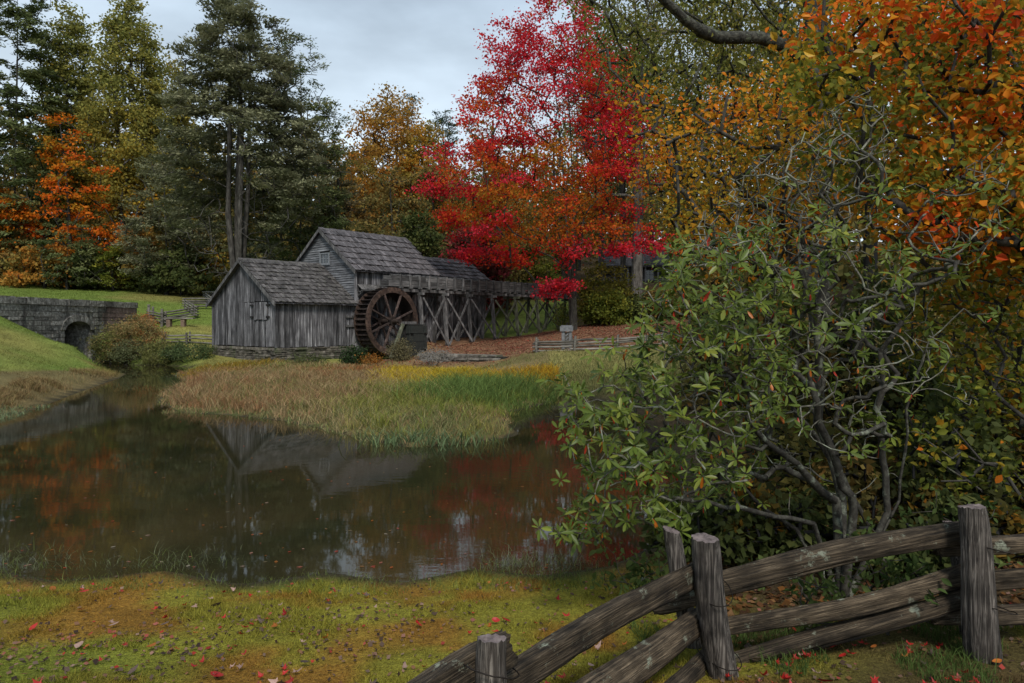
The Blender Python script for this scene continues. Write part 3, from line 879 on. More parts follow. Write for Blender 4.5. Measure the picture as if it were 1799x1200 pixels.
m = MB(); m.box(-.058, -.013, wy0 + .07, wy1 - .07, (wz0 + wz1) / 2 - .018, (wz0 + wz1) / 2 + .018); m.build('muntin', M['trim'], wf)
m = MB(); m.box(-.12, -.02, wy0 - .1, wy1 + .1, wz0 - .06, wz0); m.build('sill', M['trim'], wf)
x = 0.0
while x < HL - .02:
    w = rng.uniform(.2, .32); b = min(x + w, HL)
    if HL - b < .1: b = HL
    j = lambda: rng.uniform(-.05, .05)
    board_poly([(x + .004, 3.3 + j()), (b - .009, 3.3 + j()), (b - .009, HE - .02), (x + .004, HE - .02)], .04 + rng.uniform(0, .03), 'x', .02).build('wall_board', M['board_v'], house)
    board_poly([(x + .004, -.5 + j()), (b - .009, -.5 + j()), (b - .009, 3.28), (x + .004, 3.28)], .03 + rng.uniform(0, .02), 'x', .02).build('wall_board', M['board_v'], house)
    x = b
m = MB(); m.box(-.1, .06, -.09, .0, 1.0, HE - .03); m.build('corner_board', M['board_v'], house)
pent = empty('pent_roof', (0, 0, 0)); pent.parent = house
for i in range(6):
    m = MB(); xa = .12 + i * .28
    m.hexa([(xa, -.5, 3.36 + rng.uniform(-.02, .02)), (xa + .27, -.5, 3.36), (xa + .27, -.04, 3.68), (xa, -.04, 3.68), (xa, -.5, 3.40), (xa + .27, -.5, 3.40), (xa + .27, -.04, 3.72), (xa, -.04, 3.72)])
    m.build('roof_board', M['beam'], pent)
m = MB()
for xa in (.2, 1.65):
    m.bar((xa, -.03, 3.25), (xa, -.46, 3.25), .07, .08); m.bar((xa, -.03, 2.95), (xa, -.4, 3.22), .06, .07)
m.bar((.1, -.46, 3.32), (1.78, -.46, 3.32), .07, .07)
m.build('bracket', M['beam'], pent)

# ---- the lower wing behind
wing = tag(empty('mill_wing', local_to(SL + .02 + HL), ANG), 'lower rear wing of the mill with a shingled roof behind the flume', 'mill')
NL, NY0, NY1, NE, NR = 6.7, 1.5, 5.3, 4.78, 6.12
gable_core(.02, NL, NY0 + .03, NY1, NE - .02, NR - .03, -.3).build('wall', M['dark_wood'], wing)
roof(wing, 0.1, NL, NY0, NY1, NE, NR, .35, 5, .27, M['shingle'], 23, overx=.3)
x = 0.0
while x < NL - .02:
    w = rng.uniform(.2, .32); b = min(x + w, NL)
    if NL - b < .1: b = NL
    j = lambda: rng.uniform(-.05, .05)
    board_poly([(x + .004, -.35 + j()), (b - .009, -.35 + j()), (b - .009, NE - .02), (x + .004, NE - .02)], .03 + rng.uniform(0, .03), 'x', NY0 + .02).build('wall_board', M['board_v'], wing)
    x = b
m = MB(); m.box(-.1, .02, NY0 - .02, 5.3, -.3, 3.5)
# joining bays between house front plane and the set-back wing front
y = .05
while y < NY0 - .02:
    b = min(y + rng.uniform(.2, .3), NY0)
    mm = MB(); mm.box(.0, .04, y, b - .008, -.3, 4.6); mm.build('return_board', M['board_v'], wing); y = b

# ------------------------------------------------------------------ flume on its trestle
FB = W(0, 0)
flume = tag(empty('wooden_flume', (FB[0], FB[1], 0), ANG), 'long raised wooden flume on a cross-braced trestle feeding the waterwheel', 'flume')
fx0, fx1 = 7.35, 29.0
fy0, fy1 = -1.45, -.5
fz0, fz1 = 2.32, 2.98
def matx(s): return M['plank_x']
for side in (fy0 + .05, fy1 - .09):
    for k in range(2):
        x = fx0 - (.0 if k else .25)
        while x < fx1:
            b = min(x + rng.uniform(2.0, 3.4), fx1)
            zz0 = fz0 + k * .33; zz1 = zz0 + .325
            dz = rng.uniform(-.012, .012)
            m = MB(); m.box(x, b - .01, side, side + .04 + rng.uniform(-.008, .008), zz0 + dz, zz1 + dz); m.build('side_plank', M['plank_x'], flume)
            x = b
x = fx0 - .35
while x < fx1:
    b = min(x + rng.uniform(2.2, 3.4), fx1)
    m = MB(); m.box(x, b - .01, fy0 + .05, fy1 - .05, fz0 - .06, fz0 - .01); m.build('floor_plank', M['plank_x'], flume)
    x = b
nfr = 26
for i in range(nfr):
    x = 8.0 + i * .83
    if x > fx1 - .1: break
    j = lambda s=.025: rng.uniform(-s, s)
    yk = empty('yoke', (x, 0, 0)); yk.parent = flume
    for yy_ in (fy0 - .045, fy1 + .045):
        m = MB(); m.hexa([(-.06 + j(), yy_ - .045, 2.16), (.06 + j(), yy_ - .045, 2.16), (.06, yy_ + .045, 2.16), (-.06, yy_ + .045, 2.16), (-.06 + j(), yy_ - .045, 3.06 + j()), (.06 + j(), yy_ - .045, 3.06 + j()), (.06, yy_ + .045, 3.05), (-.06, yy_ + .045, 3.05)])
        m.build('upright', M['beam'], yk)
    m = MB(); m.box(-.055, .055, fy0 - .22, fy1 + .2, 2.16, 2.255); m.build('sill_beam', M['beam'], yk)
    m = MB(); m.box(-.05, .05, fy0 - .02, fy1 + .02, 3.0, 3.07); m.build('tie_beam', M['beam'], yk)
for yy_ in (fy0 + .1, fy1 - .2):
    x = 8.1
    while x < fx1:
        b = min(x + 5.2, fx1)
        m = MB(); m.box(x, b - .01, yy_, yy_ + .16, 1.96, 2.15); m.build('stringer', M['beam'], flume); x = b
BENTS = [9.7, 11.95, 14.35, 16.95, 19.65, 22.3, 24.85, 27.4]
def gl(s, t):
    p = W(s, -t); return zg1(p[0], p[1])
bm_ = []
for i, s in enumerate(BENTS):
    mt = M['beam'] if s < 18 else M['beam_moss']
    zf = gl(s, fy0 - .25) - .15; zr = gl(s, fy1 + .2) - .15
    if s < 13: zr = min(zr, -1.6)
    lean = rng.uniform(-.05, .05)
    m = MB(); m.bar((s + lean, fy0 - .30, zf), (s, fy0 + .02, 1.78), .17, .19, (1, 0, 0)); m.build('post', mt, flume)
    m = MB(); m.bar((s + .25, fy1 + .28, zr), (s + .2, fy1 - .02, 1.78), .17, .19, (1, 0, 0)); m.build('post', mt, flume)
    m = MB(); m.bar((s, fy0 - .35, 1.87), (s + .15, fy1 + .3, 1.87), .2, .17); m.build('cap_beam', mt, flume)
    bm_.append((s, zf, zr))
for (s0, f0, r0), (s1, f1, r1) in zip(bm_[:-1], bm_[1:]):
    mt = M['beam'] if s0 < 16 else M['beam_moss']
    for (ya, yb, za, zb_, dx) in ((fy0 - .40, fy0 - .12, f0, f1, 0), (fy1 + .42, fy1 + .16, r0, r1, .22)):
        m = MB(); m.bar((s0 + .1 + dx, ya, za + .25), (s1 - .08 + dx, yb, 1.62), .13, .07, (0, 1, 0)); m.build('brace', mt, flume)
        m = MB(); m.bar((s0 + .08 + dx, yb - .09, 1.62), (s1 - .12 + dx, ya - .09, zb_ + .25), .13, .07, (0, 1, 0)); m.build('brace', mt, flume)

# ------------------------------------------------------------------ water wheel
WC = W(7.34, .9)
wheel = tag(empty('water_wheel', (WC[0], WC[1], 0.06), ANG), 'large dark overshot waterwheel with rusty rims beside the mill', 'waterwheel')
RO, RI, HWd = 2.14, 1.80, .56
def ring(y0, y1, ro, ri, a0, a1, n):
    m = MB(); V = []; Fc = []
    for i in range(n + 1):
        a = a0 + (a1 - a0) * i / n
        c, s = math.cos(a), math.sin(a)
        V += [(c * ro, y0, s * ro), (c * ri, y0, s * ri), (c * ri, y1, s * ri), (c * ro, y1, s * ro)]
        if i:
            b = 4 * i
            for q in range(4): Fc.append((b - 4 + q, b - 4 + (q + 1) % 4, b + (q + 1) % 4, b + q))
    Fc += [(0, 3, 2, 1), (4 * n, 4 * n + 1, 4 * n + 2, 4 * n + 3)]
    m.raw(V, Fc); return m
for y0 in (-HWd - .035, HWd - .035):
    rim = empty('rim', (0, y0, 0)); rim.parent = wheel
    for k in range(8):
        a0 = 2 * math.pi * k / 8 + .2
        ring(-.005 * (k % 2), .07, RO, RI, a0 + .004, a0 + math.pi / 4 - .004, 7).build('felloe', M['rim'], rim)
ring(-HWd + .05, HWd - .05, RI + .03, RI, 0, 2 * math.pi, 56).build('sole', M['wheel'], wheel)
for k in range(40):
    a = 2 * math.pi * k / 40
    m = MB()
    c, s = math.cos(a), math.sin(a); c2, s2 = math.cos(a + .05), math.sin(a + .05); c3, s3 = math.cos(a + .11), math.sin(a + .11)
    m.raw([(c * RI, -HWd + .04, s * RI), (c * RI, HWd - .04, s * RI), (c3 * (RO - .02), HWd - .04, s3 * (RO - .02)), (c3 * (RO - .02), -HWd + .04, s3 * (RO - .02)),
           (c2 * RI - .0, -HWd + .04, s2 * RI), (c2 * RI, HWd - .04, s2 * RI), (c3 * (RO - .02) - s3 * .035, HWd - .04, s3 * (RO - .02) + c3 * .035), (c3 * (RO - .02) - s3 * .035, -HWd + .04, s3 * (RO - .02) + c3 * .035)], BOXF)
    m.build('bucket_board', M['wheel'], wheel)
for y0 in (-HWd, HWd):
    for k in range(8):
        a = 2 * math.pi * k / 8 + .38
        m = MB(); m.bar((math.cos(a) * .2, y0 * .98, math.sin(a) * .2), (math.cos(a) * (RI + .04), y0 * .98, math.sin(a) * (RI + .04)), .09, .12, (0, 1, 0)); m.build('spoke', M['spoke'], wheel)
    m = MB(); n = 14
    m.raw([(math.cos(2 * math.pi * i / n) * .3, y0 * .98 - .09, math.sin(2 * math.pi * i / n) * .3) for i in range(n)] + [(math.cos(2 * math.pi * i / n) * .3, y0 * .98 + .09, math.sin(2 * math.pi * i / n) * .3) for i in range(n)],
          [tuple(range(n)), tuple(range(2 * n - 1, n - 1, -1))] + [(i, n + i, n + (i + 1) % n, (i + 1) % n) for i in range(n)])
    m.build('hub', M['wheel'], wheel)
m = MB(); n = 12
m.raw([(math.cos(2 * math.pi * i / n) * .14, -1.25, math.sin(2 * math.pi * i / n) * .14) for i in range(n)] + [(math.cos(2 * math.pi * i / n) * .14, .9, math.sin(2 * math.pi * i / n) * .14) for i in range(n)],
      [tuple(range(n)), tuple(range(2 * n - 1, n - 1, -1))] + [(i, n + i, n + (i + 1) % n, (i + 1) % n) for i in range(n)])
m.build('axle', M['wheel'], wheel)
# timber crib that carries the outer bearing
AS = W(8.35, 2.0); gz0 = zg1(AS[0], AS[1])
crib = tag(empty('axle_crib', (AS[0], AS[1], gz0), ANG), 'dark squared-timber crib carrying the outer end of the wheel axle', 'support')
zt = -.12 - gz0
k = 0; z = -.1
while z < zt - .05:
    h = min(.52, zt - z)
    m = MB()
    j = rng.uniform(-.05, .05)
    m.box(-.5 + j, 1.0 + j, -.42 + j * .4, -.14, z, z + h - .02); m.build('timber', M['green_iron'], crib)
    m = MB(); m.box(-.5, 1.0, .14, .42, z, z + h - .02); m.build('timber', M['green_iron'], crib)
    if k % 2:
        for xa in (-.4, .75):
            m = MB(); m.box(xa, xa + .2, -.52, .52, z + .02, z + h - .04); m.build('timber_end', M['green_iron'], crib)
    z += h; k += 1
m = MB(); m.box(-.48, .98, -.12, .12, -.1, zt - .02); m.build('infill', M['dark_wood'], crib)
m = MB(); m.box(-.75, .25, -.3, .3, zt, zt + .16); m.build('bearing_block', M['beam'], crib)
m = MB(); m.bar((-.95, -.35, zt - .0), (-2.1, -.55, zt - 2.05), .17, .15, (0, 1, 0)); m.build('strut', M['beam_moss'], crib)

# ------------------------------------------------------------------ low dry-stone ledge
q0, q1 = at(742, 622, 38.6), at(888, 634, 36.5)
dx, dy = q1[0] - q0[0], q1[1] - q0[1]
LA = math.atan2(dy, dx); LL = math.hypot(dx, dy)
zl = -2.25
ledge = tag(empty('stone_ledge', (q0[0], q0[1], zl), LA), 'low dry-stone retaining wall of flat slabs in the grass below the flume', 'wall')
m = MB(); m.box(.05, LL - .05, .12, .9, -.3, .45); m.build('core', M['stone_dark'], ledge)
for r in range(4):
    top = .52 - .0 * r
    x = -.1 * r
    zz = .1 * r + r * .035
    while x < LL - .25 * r:
        w = rng.uniform(.35, 1.0); b = min(x + w, LL)
        f = rng.uniform(-.08, .06); h = .125
        j = lambda s=.02: rng.uniform(-s, s)
        mm = MB(); mm.hexa([(x + .01, f, zz + j()), (b - .01, f + j(.05), zz + j()), (b - .01, .9, zz), (x + .01, .9, zz), (x + .02, f + j(), zz + h + j()), (b - .02, f + j(.04), zz + h + j()), (b - .02, .92, zz + h), (x + .02, .92, zz + h)])
        mm.build('stone', M['stone_ledge'], ledge)
        x = b
# ------------------------------------------------------------------ growing trees and shrubs
def unit(v): return v / np.maximum(np.linalg.norm(v, axis=-1, keepdims=True), 1e-9)

class Skel:
    """branch skeleton: nodes with parents; tips get joined one by one to the nearest fitting node"""
    def __init__(s): s.p = []; s.par = []
    def add(s, p, par): s.p.append(np.array(p, float)); s.par.append(par); return len(s.p) - 1
    def trunk(s, pts, par=-1):
        ids = []
        for q in pts: par = s.add(q, par); ids.append(par)
        return ids
    def grow(s, tips, seg, r_, sag=0.0, wig=0.12, up=0.8, start=None):
        tips = np.asarray(tips)
        start = s.p[0] if start is None else start
        order = np.argsort(np.linalg.norm((tips - start) * np.array([1, 1, 0.6]), axis=1))
        cap = len(s.p) + len(tips) * 40 + 10
        buf = np.empty((cap, 3)); n = len(s.p); buf[:n] = np.array(s.p)
        ends = np.empty(len(tips), int)
        for k in order:
            t = tips[k]
            d = buf[:n] - t
            dist = np.sqrt((d * d).sum(1)) + 1e-6
            cost = dist * (1 + up * np.clip(d[:, 2] / dist + 0.25, 0, 2))
            j = int(np.argmin(cost))
            a = buf[j]; L = dist[j]
            m = max(1, min(36, int(L / seg)))
            par = j
            dirv = (t - a) / L
            if s.par[j] >= 0:
                pd = unit(a - buf[s.par[j]])
            else: pd = np.array([0, 0, 1.0])
            c = a + pd * L * 0.22 + dirv * L * 0.28 + np.array([0, 0, -sag * L])
            off = r_.normal(0, wig * L * 0.35, 3)
            for i in range(1, m + 1):
                f = i / m
                q = (1 - f) ** 2 * a + 2 * f * (1 - f) * (c + off) + f * f * t
                if i < m: q = q + r_.normal(0, wig * seg * 0.5, 3)
                s.p.append(q); s.par.append(par); par = n
                buf[n] = q; n += 1
            ends[k] = par
        return ends
    def radii(s, r0, rmin, ex=0.5):
        n = len(s.p); cnt = np.zeros(n); par = np.array(s.par)
        ch = np.zeros(n, int)
        for i in range(n):
            if par[i] >= 0: ch[par[i]] += 1
        cnt[ch == 0] = 1
        for i in range(n - 1, 0, -1):
            if par[i] >= 0: cnt[par[i]] += cnt[i]
        return np.maximum(rmin, r0 * (cnt / cnt[0]) ** ex)
    def tubes(s, rad, k=5, flare=None, skip=0.0):
        P = np.array(s.p); par = np.array(s.par)
        i = np.where((par >= 0) & (rad > skip))[0]
        a = P[par[i]]; b = P[i]
        ra = np.minimum(rad[par[i]], rad[i] * 1.22); rb = rad[i]
        d = unit(b - a)
        ref = np.where(np.abs(d[:, 2:3]) > 0.9, np.array([[1.0, 0, 0]]), np.array([[0, 0, 1.0]]))
        u = unit(np.cross(d, ref)); v = np.cross(d, u)
        th = np.arange(k) * 2 * np.pi / k
        c, sn = np.cos(th), np.sin(th)
        ringd = u[:, None] * c[None, :, None] + v[:, None] * sn[None, :, None]
        b = b + d * rb[:, None] * 0.35
        V = np.concatenate([a[:, None] + ringd * ra[:, None, None], b[:, None] + ringd * rb[:, None, None]], 1)
        base = np.arange(len(i))[:, None] * (2 * k)
        q = np.arange(k)[None]
        Fq = np.stack([base + q, base + (q + 1) % k, base + k + (q + 1) % k, base + k + q], -1).reshape(-1, 4)
        return V.reshape(-1, 3), Fq

def leaf_quads(pos, a, n, L, Wd):
    """kite-shaped leaves: centre pos, long axis a, normal n"""
    b = np.cross(n, a)
    L = L[:, None]; Wd = Wd[:, None]
    V = np.stack([pos - a * L * .5, pos + b * Wd * .5 + a * L * .08, pos + a * L * .5, pos - b * Wd * .5 + a * L * .08], 1)
    return V.reshape(-1, 3), np.arange(len(pos) * 4).reshape(-1, 4)

def fold_leaves(pos, a, n, L, Wd, fold=0.25):
    """leaves folded along the midrib, stalk end at pos"""
    b = np.cross(n, a)
    L = L[:, None]; Wd = Wd[:, None]
    up = n * Wd * fold
    V = np.stack([pos, pos + a * L * .38 + b * Wd * .5 + up, pos + a * L * .74 + b * Wd * .38 + up * .8, pos + a * L - n * L * .08,
                  pos + a * L * .74 - b * Wd * .38 + up * .8, pos + a * L * .38 - b * Wd * .5 + up], 1).reshape(-1, 3)
    o = np.arange(len(pos))[:, None] * 6
    Fq = np.concatenate([o + np.array([[0, 1, 2, 3]]), o + np.array([[0, 3, 4, 5]])], 1).reshape(-1, 4)
    return V, Fq

def ortho(n, r_):
    """random unit vectors perpendicular to n"""
    a = r_.normal(size=n.shape)
    a -= n * (a * n).sum(1, keepdims=True)
    return unit(a)

def palette(pal, t):
    """colours along a list of rgb by t in 0..1"""
    pal = np.array(pal); t = np.clip(t, 0, 1) * (len(pal) - 1)
    i = np.minimum(t.astype(int), len(pal) - 2); f = (t - i)[:, None]
    return pal[i] * (1 - f) + pal[i + 1] * f

def crown_tips(n, z0, z1, prof, r_, cx=None, inner=0.2, lump=0.3):
    """points in a crown; prof = [(t, radius)...] with t from z0 to z1; lumpy outline"""
    T = np.array([p[0] for p in prof]); Rr = np.array([p[1] for p in prof])
    t = r_.random(n * 4)
    rr = np.interp(t, T, Rr)
    keep = r_.random(n * 4) < (rr / Rr.max()) ** 1.3 + .03
    t = t[keep][:n]; rr = rr[keep][:n]
    ph = r_.random(len(t)) * 2 * np.pi
    s0 = int(r_.integers(1000))
    lmp = 1 + lump * (vnoise(np.cos(ph) * 2 + 5 + t * 3, np.sin(ph) * 2 + 5 + t * 4, 1.0, s0, 2) - .5) * 2
    q = np.sqrt(inner + (1 - inner) * r_.random(len(t)))
    x = rr * q * lmp * np.cos(ph); y = rr * q * lmp * np.sin(ph)
    if cx is not None:
        x = x + np.interp(t, [c[0] for c in cx], [c[1] for c in cx])
    return np.c_[x, y, z0 + t * (z1 - z0)], t, q

def make_tree(name, label, u, y, H, z0, prof, ntip, nleaf, lsize, clump, pal, bark, tr, seed, cat='tree', group=None, mode='broad', asp=.7, sag=.05,
              cx=None, lean=0.0, val=None, extra=None, dead=None, stem_r=0, limbcap=.34, stems=1, inner=.2, lump=.3, flat=.6, seg=.7, up=.8, bare=0.0, jit=.3, zb=None, k=5, rmin=.02, ex=.5, spread=.5, stemh=.12, front=0, mat='leaf', crown='crown', topclear=.9, bias=.5):
    r_ = np.random.default_rng(seed)
    x = (u - 900) * y / F
    zb = zg1(x, y) if zb is None else zb
    tips, t, q = crown_tips(ntip, z0, H, prof, r_, cx, inner, lump)
    if front:
        k_ = ~((np.abs(tips[:, 0]) < front * np.clip(1.5 - t * 2.6, 0, 1)) & (t < .5) & (tips[:, 1] < 2.6))
        tips, t, q = tips[k_], t[k_], q[k_]
    if extra is not None:
        ex_ = np.asarray(extra, float)
        tips = np.r_[tips, ex_]; t = np.r_[t, (ex_[:, 2] - z0) / (H - z0)]; q = np.r_[q, np.ones(len(ex_))]
    nlive = len(tips)
    if dead is not None:
        tips = np.r_[tips, np.asarray(dead, float)]; t = np.r_[t, np.zeros(len(dead))]; q = np.r_[q, np.ones(len(dead))]
    sk = Skel()
    root = sk.add((0, 0, -.3), -1)
    cxt = np.interp(1.0, [c[0] for c in cx], [c[1] for c in cx]) if cx is not None else lean
    for s in range(stems):
        ph = 2 * np.pi * s / max(1, stems) + .6
        hh = H * topclear * (1 if s == 0 else max(.3, 1 - stemh * (s + (2 if stemh > .12 else 0))))
        npn = max(5, int(hh / seg / 1.3))
        wob = r_.normal(0, .05, 2)
        pts = []
        for i in range(npn):
            f = (i + 1) / npn
            sp = spread * min(1, f * 2.5) if stems > 1 else 0
            pts.append((math.cos(ph) * sp + cxt * f ** 1.5 + math.sin(f * 5 + seed) * .12 + wob[0] * f * 3, math.sin(ph) * sp + math.sin(f * 4 + seed * 2) * .12, -.3 + f * hh))
        sk.trunk(pts, root)
    ntrunk = len(sk.p)
    ends = sk.grow(tips, seg, r_, sag, .12, up)
    rad = sk.radii(tr, rmin, ex)
    P = np.array(sk.p)
    rad[ntrunk:] = np.minimum(rad[ntrunk:], tr * limbcap)
    if stem_r: rad[:ntrunk] = np.maximum(rad[:ntrunk], stem_r * (1 - .8 * np.clip(P[:ntrunk, 2] / H, 0, 1)))
    rad = rad * (1 + .55 * np.exp(-np.maximum(P[:, 2], 0) / (tr * 2.2)))
    tb, tf = sk.tubes(rad, k)
    e = tag(empty(name, (x, y, zb)), label, cat, group)
    obj('trunk', npmesh('trunk', tb, tf, None, M[bark], True), e)
    # leaves
    live = np.where(r_.random(nlive) >= bare)[0]
    idx = live[r_.integers(len(live), size=nleaf)]
    c = tips[idx]
    g = r_.normal(size=(nleaf, 3)) * np.array([1, 1, flat])
    par = np.array(sk.par)[ends[idx]]
    bd = unit(tips[idx] - P[np.maximum(par, 0)] + 1e-6)
    if mode == 'broad':
        pos = c + g * clump
        axis_out = unit(c - np.array([cxt * .6, 0, (z0 + H) / 2]))
        nrm = unit(r_.normal(size=(nleaf, 3)) + np.array([0, 0, .7]) + axis_out * bias)
        a = ortho(nrm, r_)
    else:      # flat drooping sprays that run outwards along the twig
        back = r_.random(nleaf)[:, None] ** .7
        out = unit(np.c_[bd[:, :2], np.zeros(nleaf)])
        side = np.c_[-out[:, 1], out[:, 0], np.zeros(nleaf)]
        ln = clump * 2.6
        pos = c - out * back * ln + side * r_.normal(size=(nleaf, 1)) * clump * (.35 + .5 * back) + np.array([0, 0, 1.0]) * (r_.normal(size=(nleaf, 1)) * clump * .22 + back * clump * .35)
        a = unit(out * r_.uniform(.3, 1, (nleaf, 1)) + side * r_.normal(size=(nleaf, 1)) * .75 + np.array([0, 0, -1.0]) * r_.uniform(-.1, .7, (nleaf, 1)))
        nrm = unit(np.array([0, 0, 1.0]) + r_.normal(size=(nleaf, 3)) * .45)
        nrm = unit(nrm - a * (nrm * a).sum(1, keepdims=True))
    ls = lsize * r_.uniform(.6, 1.25, nleaf)
    V, Fq = leaf_quads(pos, a, nrm, ls, ls * asp)
    tipv = r_.random(len(tips))
    if val is not None: v = val(tips, t, q, r_, tipv)[idx]
    else: v = tipv[idx]
    v = v + r_.normal(0, jit * .4, nleaf)
    colr = palette(pal, v) * r_.uniform(.75, 1.25, (nleaf, 1))
    obj(crown, npmesh(crown, V, Fq, np.repeat(colr, 4, 0), M[mat]), e)
    return e, tips, sk

# colours of the foliage
RED = [(0.175, 0.1755, 0.0312), (0.375, 0.1755, 0.0187), (0.525, 0.108, 0.015), (0.575, 0.0297, 0.02), (0.575, 0.0216, 0.0325), (0.5, 0.0405, 0.0688)]
ORANGE = [(0.182, 0.169, 0.024), (0.364, 0.208, 0.0192), (0.588, 0.182, 0.0144), (0.644, 0.13, 0.012), (0.588, 0.0715, 0.0144)]
POPLAR = [(0.14, 0.165, 0.05), (0.23, 0.225, 0.055), (0.30, 0.26, 0.06), (0.40, 0.28, 0.04), (0.48, 0.19, 0.028)]
HEML = [(0.125, 0.135, 0.07), (0.195, 0.20, 0.11), (0.25, 0.245, 0.145)]
PINE = [(0.085, 0.112, 0.044), (0.13, 0.158, 0.06), (0.18, 0.195, 0.075)]
OLIVE = [(0.1125, 0.1087, 0.0378), (0.1725, 0.145, 0.0473), (0.24, 0.1812, 0.054), (0.285, 0.1668, 0.0473)]
RUST = [(0.195, 0.168, 0.0455), (0.3, 0.196, 0.0455), (0.405, 0.21, 0.039), (0.465, 0.168, 0.0286)]
DKGREEN = [(0.0475, 0.065, 0.0216), (0.0775, 0.0975, 0.0288), (0.1187, 0.13, 0.0384)]
MAROON = [(0.078, 0.042, 0.0264), (0.156, 0.048, 0.036), (0.26, 0.036, 0.042)]
GREENY = [(0.0825, 0.1125, 0.0208), (0.1425, 0.165, 0.026), (0.225, 0.21, 0.0286)]

# ---- the far wood, read as one mass
def woodland(name, spots, seed, pal, lsize=.5):
    r_ = np.random.default_rng(seed)
    Vs, Fs, Cs, o = [], [], [], 0
    for (u, y, top, w, nl, p0) in spots:
        x = (u - 900) * y / F; zb = zg1(x, y); H = (HZ - top) * y / F - zb
        Rm = w * y / F / 2
        nc = 60
        tips, t, q = crown_tips(nc, H * .12, H, [(0, Rm * .7), (.3, Rm), (.65, Rm * .8), (.9, Rm * .4), (1, Rm * .1)], r_, None, .35, .35)
        idx = r_.integers(len(tips), size=nl)
        pos = tips[idx] + r_.normal(size=(nl, 3)) * np.array([1, 1, .7]) * Rm * .16 + np.array([x, y, zb])
        n = unit(r_.normal(size=(nl, 3)) + np.array([0, -.4, .8])); a = ortho(n, r_)
        L = lsize * r_.uniform(.6, 1.3, nl) * max(.8, y / 95)
        V, Fq = leaf_quads(pos, a, n, L, L * .75)
        tv = r_.random(len(tips)) * .5
        Cs.append(np.repeat(palette(pal, p0 + tv[idx] + r_.normal(0, .1, nl)) * r_.uniform(.75, 1.25, (nl, 1)), 4, 0))
        Vs.append(V); Fs.append(Fq + o); o += len(V)
        # stem
        sk = Skel(); i0 = sk.add((x, y, zb - .5), -1)
        sk.trunk([(x + .2 * math.sin(i), y, zb + H * .85 * i / 5) for i in range(1, 6)], i0)
        tv_, tf_ = sk.tubes(np.linspace(.35, .12, 6), 5)
        Vs.append(tv_); Fs.append(tf_ + o); o += len(tv_); Cs.append(np.full((len(tv_), 3), .04))
    me = npmesh(name, np.concatenate(Vs), np.concatenate(Fs), np.concatenate(Cs), M['leaf'])
    return tag(obj(name, me), kind='stuff')
r0 = np.random.default_rng(31)
sp = []
WP = [(0.06, 0.075, 0.028), (0.11, 0.12, 0.042), (0.18, 0.15, 0.045), (0.25, 0.165, 0.04), (0.32, 0.17, 0.04)]
for u in range(-260, 620, 46):
    sp.append((u + r0.uniform(-15, 15), r0.uniform(92, 112), r0.uniform(150, 300), r0.uniform(90, 150), 2300, r0.uniform(0, .6)))
for u in range(540, 860, 40):
    sp.append((u + r0.uniform(-15, 15), r0.uniform(98, 125), r0.uniform(265, 330), r0.uniform(80, 130), 1500, r0.uniform(.1, .6)))
for u in range(840, 1500, 44):
    sp.append((u + r0.uniform(-15, 15), r0.uniform(80, 105), r0.uniform(150, 300), r0.uniform(90, 150), 1500, r0.uniform(0, .6)))
for u in range(1380, 2500, 52):
    sp.append((u + r0.uniform(-15, 15), r0.uniform(30, 58), r0.uniform(-220, 60), r0.uniform(170, 260), 2500, r0.uniform(0, .45)))
for u in range(-280, 1300, 42):
    sp.append((u + r0.uniform(-15, 15), r0.uniform(112, 122), r0.uniform(270, 340), r0.uniform(90, 130), 1500, r0.uniform(0, .4)))
for u in range(-300, 420, 22):      # low skirt of bushes along the top of the meadow
    sp.append((u, r0.uniform(81.5, 87), r0.uniform(385, 470), r0.uniform(70, 110), 1200, r0.uniform(.1, .6)))
for u in range(420, 1020, 50):
    sp.append((u, r0.uniform(84, 92), r0.uniform(400, 450), r0.uniform(80, 120), 1300, r0.uniform(0, .5)))
woodland('far_woodland', sp, 5, WP, .56)

def TH(u, y, top):    # tree height for a crown top seen at row `top`
    x = (u - 900) * y / F
    return (HZ - top) * y / F - zg1(x, y)
px = lambda w, y: w * y / F

# ---- thicket behind the rhododendron: one tangled mass of leaves
def thicket(name, spots, seed, lsize):
    r_ = np.random.default_rng(seed)
    Vs, Fs, Cs, o = [], [], [], 0
    for (u, y, top, w, nl, pal) in spots:
        x = (u - 900) * y / F; zb = zg1(x, y); H = max(.5, (HZ - top) * y / F - zb); Rm = w * y / F / 2
        tips, t, q = crown_tips(50, .0, H, [(0, Rm), (.4, Rm), (.8, Rm * .7), (1, Rm * .3)], r_, None, .3, .5)
        idx = r_.integers(len(tips), size=nl)
        pos = tips[idx] + r_.normal(size=(nl, 3)) * Rm * .17 + np.array([x, y, zb])
        n = unit(r_.normal(size=(nl, 3)) + np.array([0, -.3, .8])); a = ortho(n, r_)
        L = lsize * r_.uniform(.6, 1.3, nl) * (.5 + y / 24)
        V, Fq = leaf_quads(pos, a, n, L, L * .6)
        tv = r_.random(len(tips))
        Cs.append(np.repeat(palette(pal, tv[idx] + r_.normal(0, .15, nl)) * r_.uniform(.7, 1.25, (nl, 1)), 4, 0))
        Vs.append(V); Fs.append(Fq + o); o += len(V)
        sk = Skel(); i0 = sk.add((x, y, zb - .2), -1)
        sk.trunk([(x, y, zb + .15), (x, y, zb + .4)], i0)
        sk.grow(tips[:40] + np.array([x, y, zb]), .3, r_, 0, .3, .5)
        tv_, tf_ = sk.tubes(sk.radii(.05, .006, .45), 4)
        Vs.append(tv_); Fs.append(tf_ + o); o += len(tv_); Cs.append(np.full((len(tv_), 3), .045))
    me = npmesh(name, np.concatenate(Vs), np.concatenate(Fs), np.concatenate(Cs), M['leaf'])
    return tag(obj(name, me), kind='stuff')
rt = np.random.default_rng(36)
